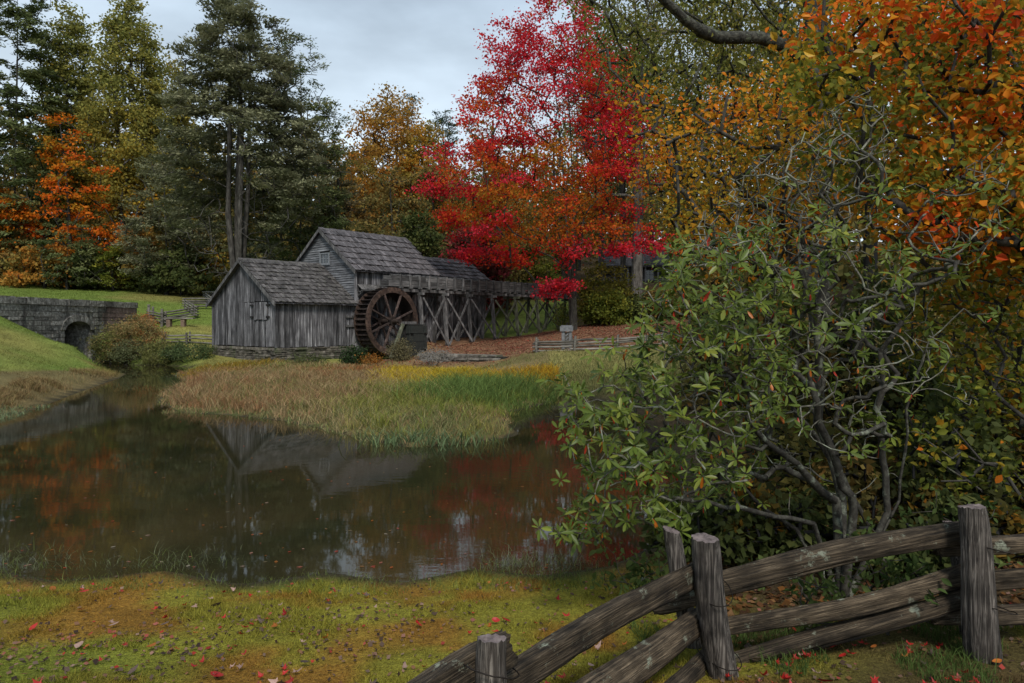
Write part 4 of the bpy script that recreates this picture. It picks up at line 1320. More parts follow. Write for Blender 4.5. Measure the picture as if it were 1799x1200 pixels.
TK = [DKGREEN, [(0.04, 0.05, 0.018), (0.08, 0.075, 0.022), (0.17, 0.11, 0.02), (0.3, 0.12, 0.014)], OLIVE, [(0.045, 0.05, 0.018), (0.075, 0.075, 0.022), (0.13, 0.11, 0.025)]]
tsp = []
for i in range(17): tsp.append((rt.uniform(1180, 1900), rt.uniform(17, 26), rt.uniform(330, 500), rt.uniform(150, 240), 1900, TK[i % 4]))
for i in range(13): tsp.append((rt.uniform(1330, 1900), rt.uniform(10.5, 15), rt.uniform(470, 640), rt.uniform(150, 230), 1700, TK[i % 4]))
for i in range(9): tsp.append((rt.uniform(1350, 1900), rt.uniform(7.8, 9.6), rt.uniform(680, 800), rt.uniform(150, 220), 1300, TK[i % 4]))
for i in range(16): tsp.append((rt.uniform(1120, 1850), rt.uniform(6.6, 7.9), rt.uniform(830, 930), rt.uniform(90, 150), 700, TK[(0, 3, 0, 1)[i % 4]]))
thicket('thicket', [t_[:4] + (int(t_[4] * .62),) + t_[5:] for t_ in tsp], 37, .145)

# ---- left side
y = 60.
H = TH(420, y, -8)
make_tree('hemlock_tree', 'huge grey-green hemlock with several bare lower trunks rising behind the shed', 420, y, H, 4.5,
          [(0, 3.2), (.12, 5.6), (.22, 6.8), (.38, 7.0), (.52, 6.2), (.7, 4.9), (.85, 3.2), (.96, 1.7), (1, .6)], 760, 70000, .39, .66, HEML, 'bark', .62, 41,
          mode='frond', asp=.36, sag=.0, stems=4, spread=.8, stemh=.09, topclear=.97, inner=.10, lump=.22, seg=.8, up=.15, mat='needle', bare=.05, k=6, rmin=.028, flat=.4,
          dead=[(s_ * r0.uniform(1.0, 3.8), r0.uniform(-3.2, 1.5), r0.uniform(3.0, 13)) for s_ in (-1, 1) for _ in range(95)], ex=.6, front=3.9, stem_r=.27, limbcap=.075)
y = 72.
make_tree('hemlock_tree', 'pale grey-green hemlock with drooping boughs left of the huge trunks', 292, y, TH(292, y, 262), 1.5,
          [(0, 3.65), (0.25, 4.79), (0.55, 4.1), (0.8, 2.51), (1, 0.57)], 190, 20000, .36, .6, HEML, 'bark', .2, 51, mode='frond', asp=.34, sag=0, inner=.15, lump=.4, seg=.8, up=.2, mat='needle', bare=.05)
y = 67.
make_tree('hemlock_tree', 'dark green hemlock with thin open top just right of the huge one', 530, y, TH(530, y, 48), 4,
          [(0, 3.5), (.2, 4.8), (.45, 4.4), (.62, 3.4), (.8, 2.0), (.93, 1.1), (1, .4)], 380, 32000, .34, .6, PINE, 'bark', .36, 42, mode='frond', asp=.34, sag=0, inner=.15, lump=.35, seg=.9, up=.2, mat='needle', bare=.08)
y = 74.
make_tree('hemlock_tree', 'pale grey-green young hemlock at the shoulder of the brown trees', 590, y, TH(590, y, 290), 2,
          [(0, 3.8), (.3, 3.8), (.7, 2.4), (1, .5)], 200, 16000, .38, .6, [(0.125, 0.12, 0.065), (0.19, 0.165, 0.085), (0.25, 0.19, 0.09)], 'bark', .25, 43, mode='frond', asp=.4, sag=0, seg=.9, up=.2, mat='needle')
y = 80.
make_tree('poplar_tree', 'tall yellow-green poplar with a double crown against the sky', 228, y, TH(228, y, 2), 8,
          [(0, 2.6), (.2, 4.0), (.45, 4.0), (.7, 3.3), (.88, 2.3), (1, .6)], 330, 30000, .36, .62, POPLAR, 'bark', .45, 44, stems=2, spread=1.2, inner=.15, lump=.5, seg=1.0, bare=.05,
          val=lambda tp, t, q, r_, b: .15 + .3 * b + .55 * np.clip(.65 - t, 0, 1), jit=.25)
y = 83.
make_tree('poplar_tree', 'tall slender poplar beside the dark pine at far left', 122, y, TH(122, y, 14), 9,
          [(0, 2.0), (.2, 3.3), (.5, 3.4), (.75, 2.6), (.9, 1.7), (1, .5)], 280, 26000, .36, .62, POPLAR, 'bark', .4, 45, inner=.15, lump=.5, seg=1.0, bare=.06,
          val=lambda tp, t, q, r_, b: .05 + .35 * b + .5 * np.clip(.6 - t, 0, 1), jit=.25)
y = 86.
make_tree('poplar_tree', 'lower yellow poplar filling the gap left of the huge hemlock', 300, y, TH(300, y, 96), 6,
          [(0, 2.6), (.3, 3.6), (.6, 3.2), (.85, 1.9), (1, .3)], 200, 18000, .38, .7, POPLAR, 'bark', .35, 46, inner=.15, lump=.4, seg=1.0,
          val=lambda tp, t, q, r_, b: .25 + .5 * b, jit=.25)
y = 77.
make_tree('pine_tree', 'dark green pine with layered boughs at the left edge', 26, y, TH(26, y, -70), 4,
          [(0, 4.57), (0.2, 5.84), (0.5, 5.59), (0.75, 4.06), (0.92, 2.79), (1, 1.02)], 460, 40000, .50, .62, PINE, 'bark_dark', .3, 47, mode='frond', asp=.34, sag=-.05, inner=.15, lump=.45, seg=.9, up=.25, mat='needle', bare=.06)
y = 76.
make_tree('maple_tree', 'bright orange maple glowing below the poplars at left', 128, y, TH(128, y, 182), 4.0,
          [(0, 2.99), (0.2, 4.83), (0.5, 4.37), (0.8, 2.53), (1, 0.57)], 105, 6200, .32, .5, ORANGE, 'bark_dark', .25, 48, cx=[(0, 2.2), (.5, .3), (1, -1.6)], inner=.2, lump=.9, seg=.8, flat=.35, jit=.25,
          val=lambda tp, t, q, r_, b: .22 + .62 * b)
y = 75.
make_tree('maple_tree', 'yellow-orange maple cut by the left edge of the picture', 5, y, TH(5, y, 330), 2.4,
          [(0, 2.62), (0.4, 3.57), (0.8, 2.26), (1, 0.48)], 90, 7000, .30, .5, ORANGE, 'bark_dark', .2, 49, inner=.2, lump=.5, seg=.8, flat=.35, val=lambda tp, t, q, r_, b: .15 + .65 * b)
y = 70.
for i, (u, top, w, lab, pal, md) in enumerate([
        (118, 372, 110, 'dark green young hemlock under the orange maple', PINE, 'frond'),
        (200, 430, 110, 'low bright green hemlock bough at the meadow edge left of the trees', GREENY, 'frond'),
        (248, 395, 90, 'rust-orange understory tree between the young hemlocks', RUST, 'broad'),
        (318, 430, 120, 'dark green shrubby tree at the meadow edge left of the shed', DKGREEN, 'broad'),
        (352, 335, 100, 'grey-green hemlock sapling left of the huge trunks', HEML, 'frond'),
        (40, 420, 120, 'olive shrubby tree at the far left meadow edge', OLIVE, 'broad'),
        (470, 400, 110, 'pale grey-green hemlock sapling right of the huge trunks', HEML, 'frond'),
        (368, 440, 70, 'yellow-green bush against the shed gable', POPLAR, 'broad'),
        (-6, 395, 130, 'dark green bushy hemlock at the far left edge of the meadow', PINE, 'frond'),
        (78, 428, 110, 'rust and olive understory bush at the left meadow edge', RUST, 'broad'),
        (160, 440, 90, 'dark shrub under the orange maple at the meadow edge', DKGREEN, 'broad'),
        (560, 395, 110, 'dark hemlock sapling behind the mill house ridge', PINE, 'frond')]):
    yy = 71.5 + (i * 37 % 11) * .45
    Rm = px(w, yy) / 2
    make_tree('young_tree', lab, u, yy, TH(u, yy, top), .4, [(0, Rm), (.35, Rm), (.75, Rm * .55), (1, Rm * .1)], 80, 5200, .35, .5, pal, 'bark_dark', .14, 60 + i, mode=md, asp=.4 if md == 'frond' else .7, sag=0, seg=.8, up=.2,
              mat='needle' if md == 'frond' else 'leaf', flat=.45, jit=.25)

# ---- middle
y = 92.
make_tree('autumn_tree', 'tall rust-gold tree standing against the sky behind the mill', 684, y, TH(684, y, 160), 7,
          [(0, 3.0), (.25, 4.6), (.5, 5.2), (.75, 4.4), (.9, 2.8), (1, .8)], 200, 16000, .38, .75, RUST, 'bark', .38, 71, stems=3, spread=.9, inner=.2, lump=.55, seg=1.0, bare=.1,
          val=lambda tp, t, q, r_, b: .25 + .7 * b * (1 - .5 * t) + .1, jit=.2)
y = 88.
make_tree('autumn_tree', 'golden yellow tree between the rust tree and the red maple', 752, y, TH(752, y, 200), 6,
          [(0, 2.0), (.4, 2.7), (.75, 2.0), (1, .4)], 90, 7000, .36, .6, [(0.22, 0.18, 0.04), (0.36, 0.24, 0.035), (0.45, 0.24, 0.03), (0.48, 0.18, 0.025)], 'bark', .25, 72, inner=.2, lump=.5, seg=1.0, jit=.2)
y = 104.
for i, (u, top, w, lab) in enumerate([(718, 165, 44, 'dark pine top showing above the rust-gold tree'), (778, 188, 60, 'blue-green pine with sparse boughs left of the red maple')]):
    Rm = px(w, y) / 2
    make_tree('pine_tree', lab, u, y + i, TH(u, y, top), 8, [(0, Rm), (.5, Rm), (.85, Rm * .8), (1, Rm * .3)], 90, 7000, .40, .6, [(0.06, 0.09, 0.06), (0.09, 0.125, 0.08)], 'bark', .3, 73 + i, mode='frond', asp=.36, sag=-.05, lump=.6, seg=1.0, up=.25, mat='needle', inner=.1)
y = 76.
for i, (u, yy, top, w, lab, pal) in enumerate([
        (640, 82, 235, 110, 'brown-orange bushy tree left of the rust-gold tree', RUST),
        (690, 74, 300, 150, 'broad olive-brown tree above the mill house roof', OLIVE),
        (762, 78, 285, 100, 'olive tree half hidden by the left side of the red maple', OLIVE),
        (745, 66, 372, 120, 'dark green bushy tree just above the mill roof end', DKGREEN),
        (640, 68, 385, 100, 'greenish brown bush above the mill ridge', OLIVE),
        (838, 64, 395, 110, 'dark maroon bush behind the rear wing of the mill', MAROON),
        (880, 70, 300, 120, 'deep olive tree inside the shade behind the red maple', OLIVE)]):
    Rm = px(w, yy) / 2
    make_tree('wood_tree', lab, u, yy, TH(u, yy, top), 1.0, [(0, Rm * .8), (.3, Rm), (.65, Rm * .85), (.9, Rm * .45), (1, Rm * .15)], 130, 8500, .34, .55, pal, 'bark_dark', .25, 80 + i, inner=.25, lump=.4, seg=.9, jit=.2, flat=.5)

# ---- the red maple
y = 50.
r1 = np.random.default_rng(90)
xm = (1008 - 900) * y / F; zm = zg1(xm, y)
Hm = (HZ + 2) * y / F - zm
ext = []
for (u, v, yy, n, s) in [(962, 508, 48.0, 10, .55), (985, 500, 48.5, 5, .5), (770, 330, 49, 10, .6), (790, 385, 49.5, 8, .6), (836, 440, 50, 12, .7), (1140, 430, 50, 12, .8), (1090, 440, 48, 10, .7), (905, 455, 48.5, 10, .7), (1000, 440, 46.5, 8, .7)]:
    p = at(u, v, yy)
    for _ in range(n): ext.append((p[0] - xm + r1.normal(0, s), p[1] - y + r1.normal(0, s), p[2] - zm + r1.normal(0, s * .45)))
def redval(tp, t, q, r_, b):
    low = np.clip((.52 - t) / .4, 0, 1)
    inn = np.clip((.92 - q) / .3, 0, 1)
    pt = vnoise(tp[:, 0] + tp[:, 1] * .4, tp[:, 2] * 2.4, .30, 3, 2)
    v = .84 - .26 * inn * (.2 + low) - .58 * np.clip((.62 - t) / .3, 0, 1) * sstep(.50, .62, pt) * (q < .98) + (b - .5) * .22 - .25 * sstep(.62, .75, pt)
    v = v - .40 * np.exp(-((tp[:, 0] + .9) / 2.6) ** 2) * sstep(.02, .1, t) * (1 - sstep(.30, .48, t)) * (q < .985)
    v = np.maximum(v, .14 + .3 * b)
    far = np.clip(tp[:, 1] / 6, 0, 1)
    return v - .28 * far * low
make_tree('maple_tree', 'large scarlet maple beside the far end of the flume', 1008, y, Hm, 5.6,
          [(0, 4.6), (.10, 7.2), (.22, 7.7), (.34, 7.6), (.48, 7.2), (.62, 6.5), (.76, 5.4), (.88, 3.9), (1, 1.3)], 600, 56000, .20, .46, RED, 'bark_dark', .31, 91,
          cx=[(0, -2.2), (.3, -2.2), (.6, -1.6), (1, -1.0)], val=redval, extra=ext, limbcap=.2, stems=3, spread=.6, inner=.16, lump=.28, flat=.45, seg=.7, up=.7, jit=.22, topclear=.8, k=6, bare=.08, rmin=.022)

# ---- right of the maple
y = 62.
for i, (u, yy, top, w, r_t, n, z0, lab, pal) in enumerate([
        (1120, 62, -60, 260, .50, 14000, 9, 'tall grey-trunked tree in front of the cabin', [(0.14, 0.145, 0.05), (0.21, 0.20, 0.065), (0.29, 0.2, 0.05)]),
        (1094, 66, -20, 130, .27, 7000, 10, 'slim grey-trunked tree left of the thick trunk by the cabin', OLIVE),
        (1215, 70, -10, 200, .4, 11000, 6, 'tall thin-leaved olive tree right of the cabin', [(0.15, 0.15, 0.06), (0.22, 0.2, 0.065), (0.3, 0.19, 0.045)]),
        (1330, 58, -80, 260, .4, 13000, 5, 'tall olive-green tree behind the orange branches', OLIVE),
        (1060, 74, 60, 150, .3, 8000, 8, 'open grey-green tree showing between the red maple and the sky', [(0.11, 0.13, 0.06), (0.17, 0.17, 0.07)])]):
    Rm = px(w, yy) / 2
    make_tree('wood_tree', lab, u, yy, TH(u, yy, top), z0, [(0, Rm * .6), (.3, Rm), (.65, Rm * .9), (.9, Rm * .5), (1, Rm * .15)], 170, n, .27, .7, pal, 'bark', r_t, 100 + i, inner=.15, lump=.55, seg=1.0, jit=.25, bare=.1)
for i, (u, yy, top, w, lab, pal, n) in enumerate([
        (1062, 53.5, 462, 100, 'yellow-green leafy shrub right of the red maple trunk', [(0.10, 0.11, 0.02), (0.15, 0.145, 0.025), (0.21, 0.16, 0.03)], 7000),
        (1068, 51.5, 515, 76, 'rounded green evergreen shrub at the edge of the leafy slope', GREENY, 7000),
        (1122, 52.5, 525, 96, 'dark dull green hedge shrub in front of the cabin', DKGREEN, 7000),
        (1172, 52, 505, 90, 'dull olive hedge shrub at the end of the hedge row', OLIVE, 6000),
        (930, 72, 440, 120, 'yellow-green bush behind the flume under the maple', GREENY, 7000),
        (1240, 50, 470, 120, 'dark olive shrub behind the rhododendron tips', OLIVE, 6000)]):
    Rm = px(w, yy) / 2
    make_tree('hedge_shrub', lab, u, yy, TH(u, yy, top), .1, [(0, Rm * .9), (.4, Rm), (.8, Rm * .75), (1, Rm * .35)], 110, n, .2, .3, pal, 'bark_dark', .09, 120 + i, cat='shrub', inner=.35, lump=.25, seg=.5, jit=.25, crown='foliage', stems=3, spread=.4, topclear=.4)

# ---- cabin among the trees
cx_, cy_ = at(1118, 500, 76)[0], 76.0
cz_ = at(1118, 507, 76)[2]
cabin = tag(empty('cabin', (cx_, cy_, cz_), R(-8)), 'dark cabin with a porch half hidden behind tree trunks', 'cabin')
m = MB(); m.box(-3.6, 3.6, 0, 5, -1.2, 2.7); m.build('wall', M['dark_wood'], cabin)
for i in range(9):
    mm = MB(); mm.box(-3.62, 3.62, -.05, -.005, .05 + i * .29, .05 + i * .29 + .27); mm.build('wall_board', M['board_h'], cabin)
m = MB(); m.hexa([(-4, -2.2, 2.15), (4, -2.2, 2.15), (4, 2.6, 4.3), (-4, 2.6, 4.3), (-4, -2.2, 2.25), (4, -2.2, 2.25), (4, 2.6, 4.4), (-4, 2.6, 4.4)])
m.hexa([(-4, 2.6, 4.3), (4, 2.6, 4.3), (4, 5.4, 2.4), (-4, 5.4, 2.4), (-4, 2.6, 4.4), (4, 2.6, 4.4), (4, 5.4, 2.5), (-4, 5.4, 2.5)])
rf = m.build('roof', M['shingle'], cabin)
for r in range(7):
    for k in range(13):
        mm = MB(); xx = -4 + k * .615
        y0 = -2.25 + r * .68; z0_ = 2.25 + r * .68 * .448
        mm.hexa([(xx, y0, z0_ + .02), (xx + .6, y0, z0_ + .02), (xx + .6, y0 + .75, z0_ + .34), (xx, y0 + .75, z0_ + .34), (xx, y0, z0_ + .06), (xx + .6, y0, z0_ + .06), (xx + .6, y0 + .75, z0_ + .36), (xx, y0 + .75, z0_ + .36)])
        mm.build('shingle', M['shingle'], rf)
for xx in (-3.4, -2.3, -.9, .9, 2.2, 3.4):
    mm = MB(); mm.box(xx - .08, xx + .08, -2.0, -1.84, -1, 2.15); mm.build('porch_post', M['grey_paint'], cabin)
mm = MB(); mm.box(-3.6, 3.6, -2.1, 0, -1.1, .0); mm.build('porch_floor', M['beam'], cabin)
mm = MB(); mm.box(-3.4, 3.4, -1.97, -1.9, .75, .85); mm.build('porch_rail', M['grey_paint'], cabin)
for xx in (-2.0, 1.0):
    mm = MB(); mm.box(xx, xx + .9, -.09, -.055, .9, 2.0); w_ = mm.build('window', M['trim'], cabin)
    for i in range(2):
        for k in range(2):
            mm = MB(); mm.box(xx + .06 + i * .4, xx + .42 + i * .4, -.1, -.092, .96 + k * .5, 1.42 + k * .5); mm.build('pane', M['glass'], w_)

# ------------------------------------------------------------------ near trees on the right
def inpoly(u, v, poly):
    ins = np.zeros(u.shape, bool); n = len(poly)
    for i in range(n):
        ax, ay = poly[i]; bx, by = poly[(i + 1) % n]
        if ay != by: ins ^= ((ay > v) != (by > v)) & (u < (bx - ax) * (v - ay) / (by - ay) + ax)
    return ins
def region_tips(n, poly, y0, y1, r_, pw=1.0):
    """points through a leafy volume seen between two distances"""
    pl = np.array(poly, float)
    out = []
    while sum(len(o) for o in out) < n:
        u = r_.uniform(pl[:, 0].min(), pl[:, 0].max(), n * 3); v = r_.uniform(pl[:, 1].min(), pl[:, 1].max(), n * 3)
        k = inpoly(u, v, pl); u, v = u[k], v[k]
        yy = y0 + (y1 - y0) * r_.random(len(u)) ** pw
        out.append(np.c_[(u - 900) * yy / F, yy, (HZ - v) * yy / F])
    return np.concatenate(out)[:n]

def near_tree(name, label, base, trunk_pts, tips, nleaf, lsize, clump, pal, bark, tr, seed, asp=.7, seg=.35, rmin=.006, wig=.2, up=.5, val=None, jit=.3, cat='tree', big=0, flat=.6, ex=.5, sag=0.0, leafmats=None, fixed=None, hang=.3, gloss='leaf', k=6, crown='crown', bare=0.0):
    r_ = np.random.default_rng(seed)
    base = np.array(base, float)
    tips = np.asarray(tips) - base
    sk = Skel(); i0 = sk.add((0, 0, -.2), -1)
    for tp in trunk_pts:
        par = i0 if tp[0] is None else tp[0]
        sk.trunk([np.array(p) - base for p in tp[1]], par)
    ends = sk.grow(tips, seg, r_, sag, wig, up)
    rad = sk.radii(tr, rmin, ex)
    for (i_a, i_b, r_a, r_b) in (fixed or []): rad[i_a:i_b] = np.linspace(r_a, r_b, i_b - i_a) * (1 + r_.normal(0, .09, i_b - i_a))
    if fixed: rad[fixed[-1][1]:] = np.minimum(rad[fixed[-1][1]:], fixed[-1][3] * .42)
    tb, tf = sk.tubes(rad, k)
    e = tag(empty(name, tuple(base)), label, cat)
    obj('trunk', npmesh('trunk', tb, tf, None, M[bark], True), e)
    live = np.where(r_.random(len(tips)) >= bare)[0]
    idx = live[r_.integers(len(live), size=nleaf)]
    pos = tips[idx] + r_.normal(size=(nleaf, 3)) * np.array([1, 1, flat]) * clump
    nrm = unit(r_.normal(size=(nleaf, 3)) * .8 + np.array([0, -.25, .8]))
    a = ortho(nrm, r_); a = unit(a + np.array([0, 0, -hang])); nrm = unit(nrm - a * (nrm * a).sum(1, keepdims=True))
    L = lsize * r_.uniform(.42, 1.3, nleaf)
    tv = r_.random(len(tips))
    v = val(tips[idx] + base, r_) if val is not None else tv[idx]
    v = v + (tv[idx] - .5) * .35 + r_.normal(0, jit * .4, nleaf)
    cc = palette(pal, v) * r_.uniform(.75, 1.25, (nleaf, 1))
    keep = np.ones(nleaf, bool)
    if big:
        wp = pos + base
        uu = 900 + F * wp[:, 0] / wp[:, 1]; vv = HZ - F * wp[:, 2] / wp[:, 1]
        vis = (uu > 5) & (uu < 1795) & (vv > 5) & (vv < 1195)
        score = np.where(vis, L / wp[:, 1] * np.abs((nrm * unit(wp)).sum(1)), 0)
        sel = np.argsort(-score)[:big]
        keep[sel] = False
        th_ = np.clip((v[sel] * len(leafmats)).astype(int), 0, len(leafmats) - 1)
        V1, F1 = fold_leaves(np.zeros((1, 3)), np.array([[0, 1.0, 0]]), np.array([[0, 0, 1.0]]), np.array([1.0]), np.array([asp]))
        mesh_for = [pymesh('leaf', V1, [tuple(f) for f in F1], M_) for M_ in leafmats]
        for s_, ti in zip(sel, th_):
            o = bpy.data.objects.new('leaf', mesh_for[ti]); link(o, e)
            b_ = np.cross(a[s_], nrm[s_])
            mt = Matrix(((b_[0], a[s_][0], nrm[s_][0], pos[s_][0]), (b_[1], a[s_][1], nrm[s_][1], pos[s_][1]), (b_[2], a[s_][2], nrm[s_][2], pos[s_][2]), (0, 0, 0, 1)))
            o.matrix_local = mt @ Matrix.Scale(L[s_], 4)
    V, Fq = fold_leaves(pos[keep], a[keep], nrm[keep], L[keep], L[keep] * asp)
    o = obj(crown, npmesh(crown, V, Fq, np.repeat(cc[keep], 6, 0), M[gloss]), e)
    if big: o['kind'] = 'stuff'
    return e

r2 = np.random.default_rng(140)
# oak with the long crooked limb
yo = 15.0
limb_uv = [(1436, 150), (1420, 118), (1398, 96), (1372, 78), (1335, 66), (1295, 66), (1262, 66), (1232, 54), (1205, 36), (1182, 14), (1158, -8), (1120, -24), (1060, -30)]
ob = (px(1440 - 900, yo), yo, zg1(px(540, yo), yo))
trunk_p = [(px(1442 - 900, yo) + .05 * math.sin(i), yo + .03 * i, ob[2] + .8 * i) for i in range(1, 15)]
limb_p = [at(u, v, yo - .15 * i) for i, (u, v) in enumerate(limb_uv)]
nbase = 1 + 9
oak_tips = np.r_[region_tips(150, [(1000, -60), (1330, -60), (1400, 60), (1300, 140), (1160, 130), (1040, 90)], 15.2, 19, r2), region_tips(120, [(1180, -80), (1480, -80), (1500, 120), (1420, 180), (1330, 200), (1230, 120)], 15.6, 20, r2), region_tips(80, [(1040, 100), (1300, 100), (1380, 160), (1380, 260), (1180, 220)], 13.6, 18, r2)]
near_tree('oak_tree', 'rough-barked oak whose long crooked limb arches over towards the red maple', ob, [(None, trunk_p), (10, limb_p)], oak_tips, 17000, .10, .28,
          [(0.125, 0.14, 0.03), (0.18, 0.18, 0.04), (0.24, 0.21, 0.04), (0.36, 0.2, 0.025), (0.48, 0.16, 0.02)], 'oak', .29, 141, asp=.5, seg=.4, rmin=.012, hang=.8, flat=.9, ex=.5, wig=.3, fixed=[(1, 15, .24, .15), (15, 28, .165, .07)],
          val=lambda p, r_: .12 + .3 * np.clip((900 + F * p[:, 0] / p[:, 1] - 1150) / 400, 0, 1))
# small-leaved orange tree behind the bare twigs
yt = 13.5
tb_ = (px(1560 - 900, yt), yt, zg1(px(660, yt), yt))
tips = np.r_[region_tips(210, [(1165, 250), (1210, 200), (1300, 150), (1420, 130), (1480, 300), (1440, 470), (1300, 480), (1200, 440), (1165, 380)], 10.5, 15.5, r2),
             region_tips(16, [(1090, 170), (1130, 130), (1190, 180), (1200, 330), (1120, 330)], 12, 15, r2)]
near_tree('dogwood_tree', 'small-leaved orange tree reaching left from behind the rhododendron', tb_, [(None, [(tb_[0] - .25 * i, tb_[1] - .05 * i, tb_[2] + .42 * i) for i in range(1, 9)])], tips, 9000, .085, .26,
          [(0.17, 0.17, 0.03), (0.28, 0.22, 0.025), (0.5, 0.24, 0.018), (0.62, 0.18, 0.014), (0.6, 0.09, 0.015)], 'bark_dark', .14, 142, seg=.35, rmin=.007, flat=.7, ex=.42, wig=.35,
          val=lambda p, r_: .42 + .6 * (vnoise(p[:, 0], p[:, 2], .8, 9, 2) - .45) )
# broad-leaved orange tree at the right edge
yt = 7.6
tb_ = (px(1980 - 900, yt), yt, zg1(px(1080, yt), yt))
tips = np.r_[region_tips(300, [(1440, -60), (1900, -60), (1900, 470), (1700, 430), (1560, 400), (1450, 300), (1420, 120)], 6.6, 9.8, r2),
             region_tips(60, [(1600, 300), (1880, 300), (1880, 460), (1640, 440)], 6.4, 8, r2)]
LM = [solid_leaf('olive_leaf', (0.18, 0.18, 0.025)), solid_leaf('gold_leaf', (0.46, 0.27, 0.02)), solid_leaf('amber_leaf', (0.62, 0.22, 0.015)), solid_leaf('orange_leaf', (0.66, 0.15, 0.013)), solid_leaf('vermilion_leaf', (0.64, 0.08, 0.015))]
near_tree('witch_hazel_tree', 'broad-leaved orange and olive tree filling the upper right corner', tb_, [(None, [(tb_[0] - .12 * i, tb_[1], tb_[2] + .4 * i) for i in range(1, 8)]), (4, [(tb_[0] - .6 - .3 * i, tb_[1] - .05 * i, tb_[2] + 2.0 + .3 * i) for i in range(1, 6)])], tips, 18500, .092, .25,
          [(0.12, 0.135, 0.02), (0.18, 0.18, 0.025), (0.34, 0.24, 0.022), (0.6, 0.22, 0.016), (0.64, 0.14, 0.013), (0.62, 0.075, 0.015)], 'bark_dark', .11, 143, asp=.64, seg=.25, rmin=.005, ex=.42, wig=.3, big=150, leafmats=LM, flat=.55,
          val=lambda p, r_: .37 + 1.7 * (vnoise(p[:, 0] + p[:, 1], p[:, 2], 1.3, 19, 3) - .47))
# its lower, greener companion
yt = 8.2
tb_ = (px(2010 - 900, yt), yt, zg1(px(1110, yt), yt))
tips = np.r_[region_tips(90, [(1560, 430), (1660, 380), (1900, 380), (1900, 620), (1700, 560)], 7.2, 9.6, r2), region_tips(200, [(1590, 520), (1700, 470), (1900, 430), (1900, 900), (1760, 880), (1640, 860), (1580, 760)], 7.0, 9.4, r2)]
near_tree('young_beech_tree', 'yellow-green leafy sapling with orange leaves low at the right edge', tb_, [(None, [(tb_[0] - .12 * i, tb_[1], tb_[2] + .25 * i) for i in range(1, 8)])], tips, 4200, .085, .17,
          [(0.08, 0.11, 0.018), (0.13, 0.15, 0.022), (0.2, 0.2, 0.025), (0.36, 0.22, 0.02), (0.56, 0.15, 0.015)], 'bark_dark', .06, 144, asp=.62, seg=.25, rmin=.004, ex=.42, wig=.3, val=lambda p, r_: .36 + .3 * sstep(-.6, .9, p[:, 2]), jit=.5)

# ------------------------------------------------------------------ rhododendron
r3 = np.random.default_rng(150)
rb = np.array((px(1480 - 900, 6.5), 6.5, zg1(px(580, 6.5), 6.5)))
leafy = np.r_[region_tips(430, [(990, 700), (1080, 600), (1110, 560), (1150, 460), (1200, 420), (1330, 400), (1420, 520), (1380, 700), (1300, 860), (1180, 930), (1030, 960), (980, 940), (1010, 860), (1000, 790)], 5.0, 7.2, r3),
              region_tips(100, [(1250, 420), (1500, 330), (1700, 310), (1790, 380), (1740, 470), (1600, 560), (1400, 620), (1300, 560)], 5.4, 7.4, r3),
              region_tips(45, [(1300, 600), (1600, 560), (1780, 540), (1700, 700), (1560, 860), (1400, 900), (1260, 860)], 5.2, 7.6, r3)]
hand = [(992, 660, 6.4), (1003, 700, 6.3), (1007, 795, 6.0), (985, 945, 5.6), (1010, 740, 6.3), (1165, 470, 5.8), (1150, 530, 5.8), (1165, 575, 5.7), (1110, 615, 6), (1245, 680, 5.1), (1330, 590, 5.2), (1330, 665, 5.2), (1500, 570, 5.3), (1450, 585, 5.2), (1180, 960 - 80, 5.4), (1230, 860, 5.3), (1060, 905, 5.6), (1090, 880, 5.6), (1385, 470, 5.4), (1560, 440, 5.6), (1590, 330, 6.2), (1640, 350, 6.2)]
leafy = np.r_[leafy, np.array([at(*h) for h in hand])]
bare_t = np.r_[region_tips(620, [(1200, 420), (1290, 300), (1400, 230), (1520, 150), (1580, 200), (1560, 330), (1500, 450), (1350, 480), (1220, 470)], 5.8, 7.4, r3),
               region_tips(150, [(1560, 420), (1680, 300), (1770, 230), (1780, 400), (1700, 480)], 5.8, 7.2, r3),
               region_tips(330, [(1080, 700), (1300, 500), (1600, 480), (1650, 640), (1500, 820), (1250, 860)], 5.3, 7.4, r3)]
tips = np.r_[leafy, bare_t] - rb
sk = Skel(); i0 = sk.add((0, 0, -.15), -1)
stems_uvy = [[(1500, 900, 6.3), (1470, 820, 6.2), (1440, 740, 6.1), (1420, 640, 6.1)], [(1470, 880, 6.5), (1400, 820, 6.2), (1330, 760, 6.0), (1260, 700, 5.9)],
             [(1430, 920, 6.2), (1330, 900, 5.9), (1240, 880, 5.7), (1150, 870, 5.7)], [(1560, 900, 6.6), (1555, 800, 6.6), (1540, 720, 6.5), (1550, 620, 6.4), (1600, 540, 6.3)],
             [(1580, 880, 6.8), (1590, 760, 6.7), (1610, 660, 6.6), (1640, 600, 6.5), (1690, 540, 6.4)], [(1480, 880, 6.8), (1450, 780, 6.8), (1440, 660, 6.7), (1440, 540, 6.6), (1460, 430, 6.6)],
             [(1400, 930, 6.8), (1330, 880, 6.9), (1280, 800, 6.9), (1220, 720, 6.8)], [(1530, 930, 7.2), (1480, 840, 7.3), (1400, 720, 7.2), (1350, 600, 7.0), (1330, 480, 6.9)]]
for st in stems_uvy:
    pts = [at(*p) - rb for p in st]
    dense = [pts[0]]
    for a_, b_ in zip(pts[:-1], pts[1:]):
        for f in (.33, .66, 1.0): dense.append(a_ * (1 - f) + b_ * f + r3.normal(0, .018, 3))
    sk.trunk(dense, i0)
ends = sk.grow(tips, .075, r3, .02, .42, .35)
rad = sk.radii(.072, .0029, .42)
tb, tf = sk.tubes(np.where(rad > .0105, rad, 0), 6)
rhodo = tag(empty('rhododendron_shrub', tuple(rb)), 'large rhododendron with lichened bare branches and glossy green leaves behind the fence', 'shrub')
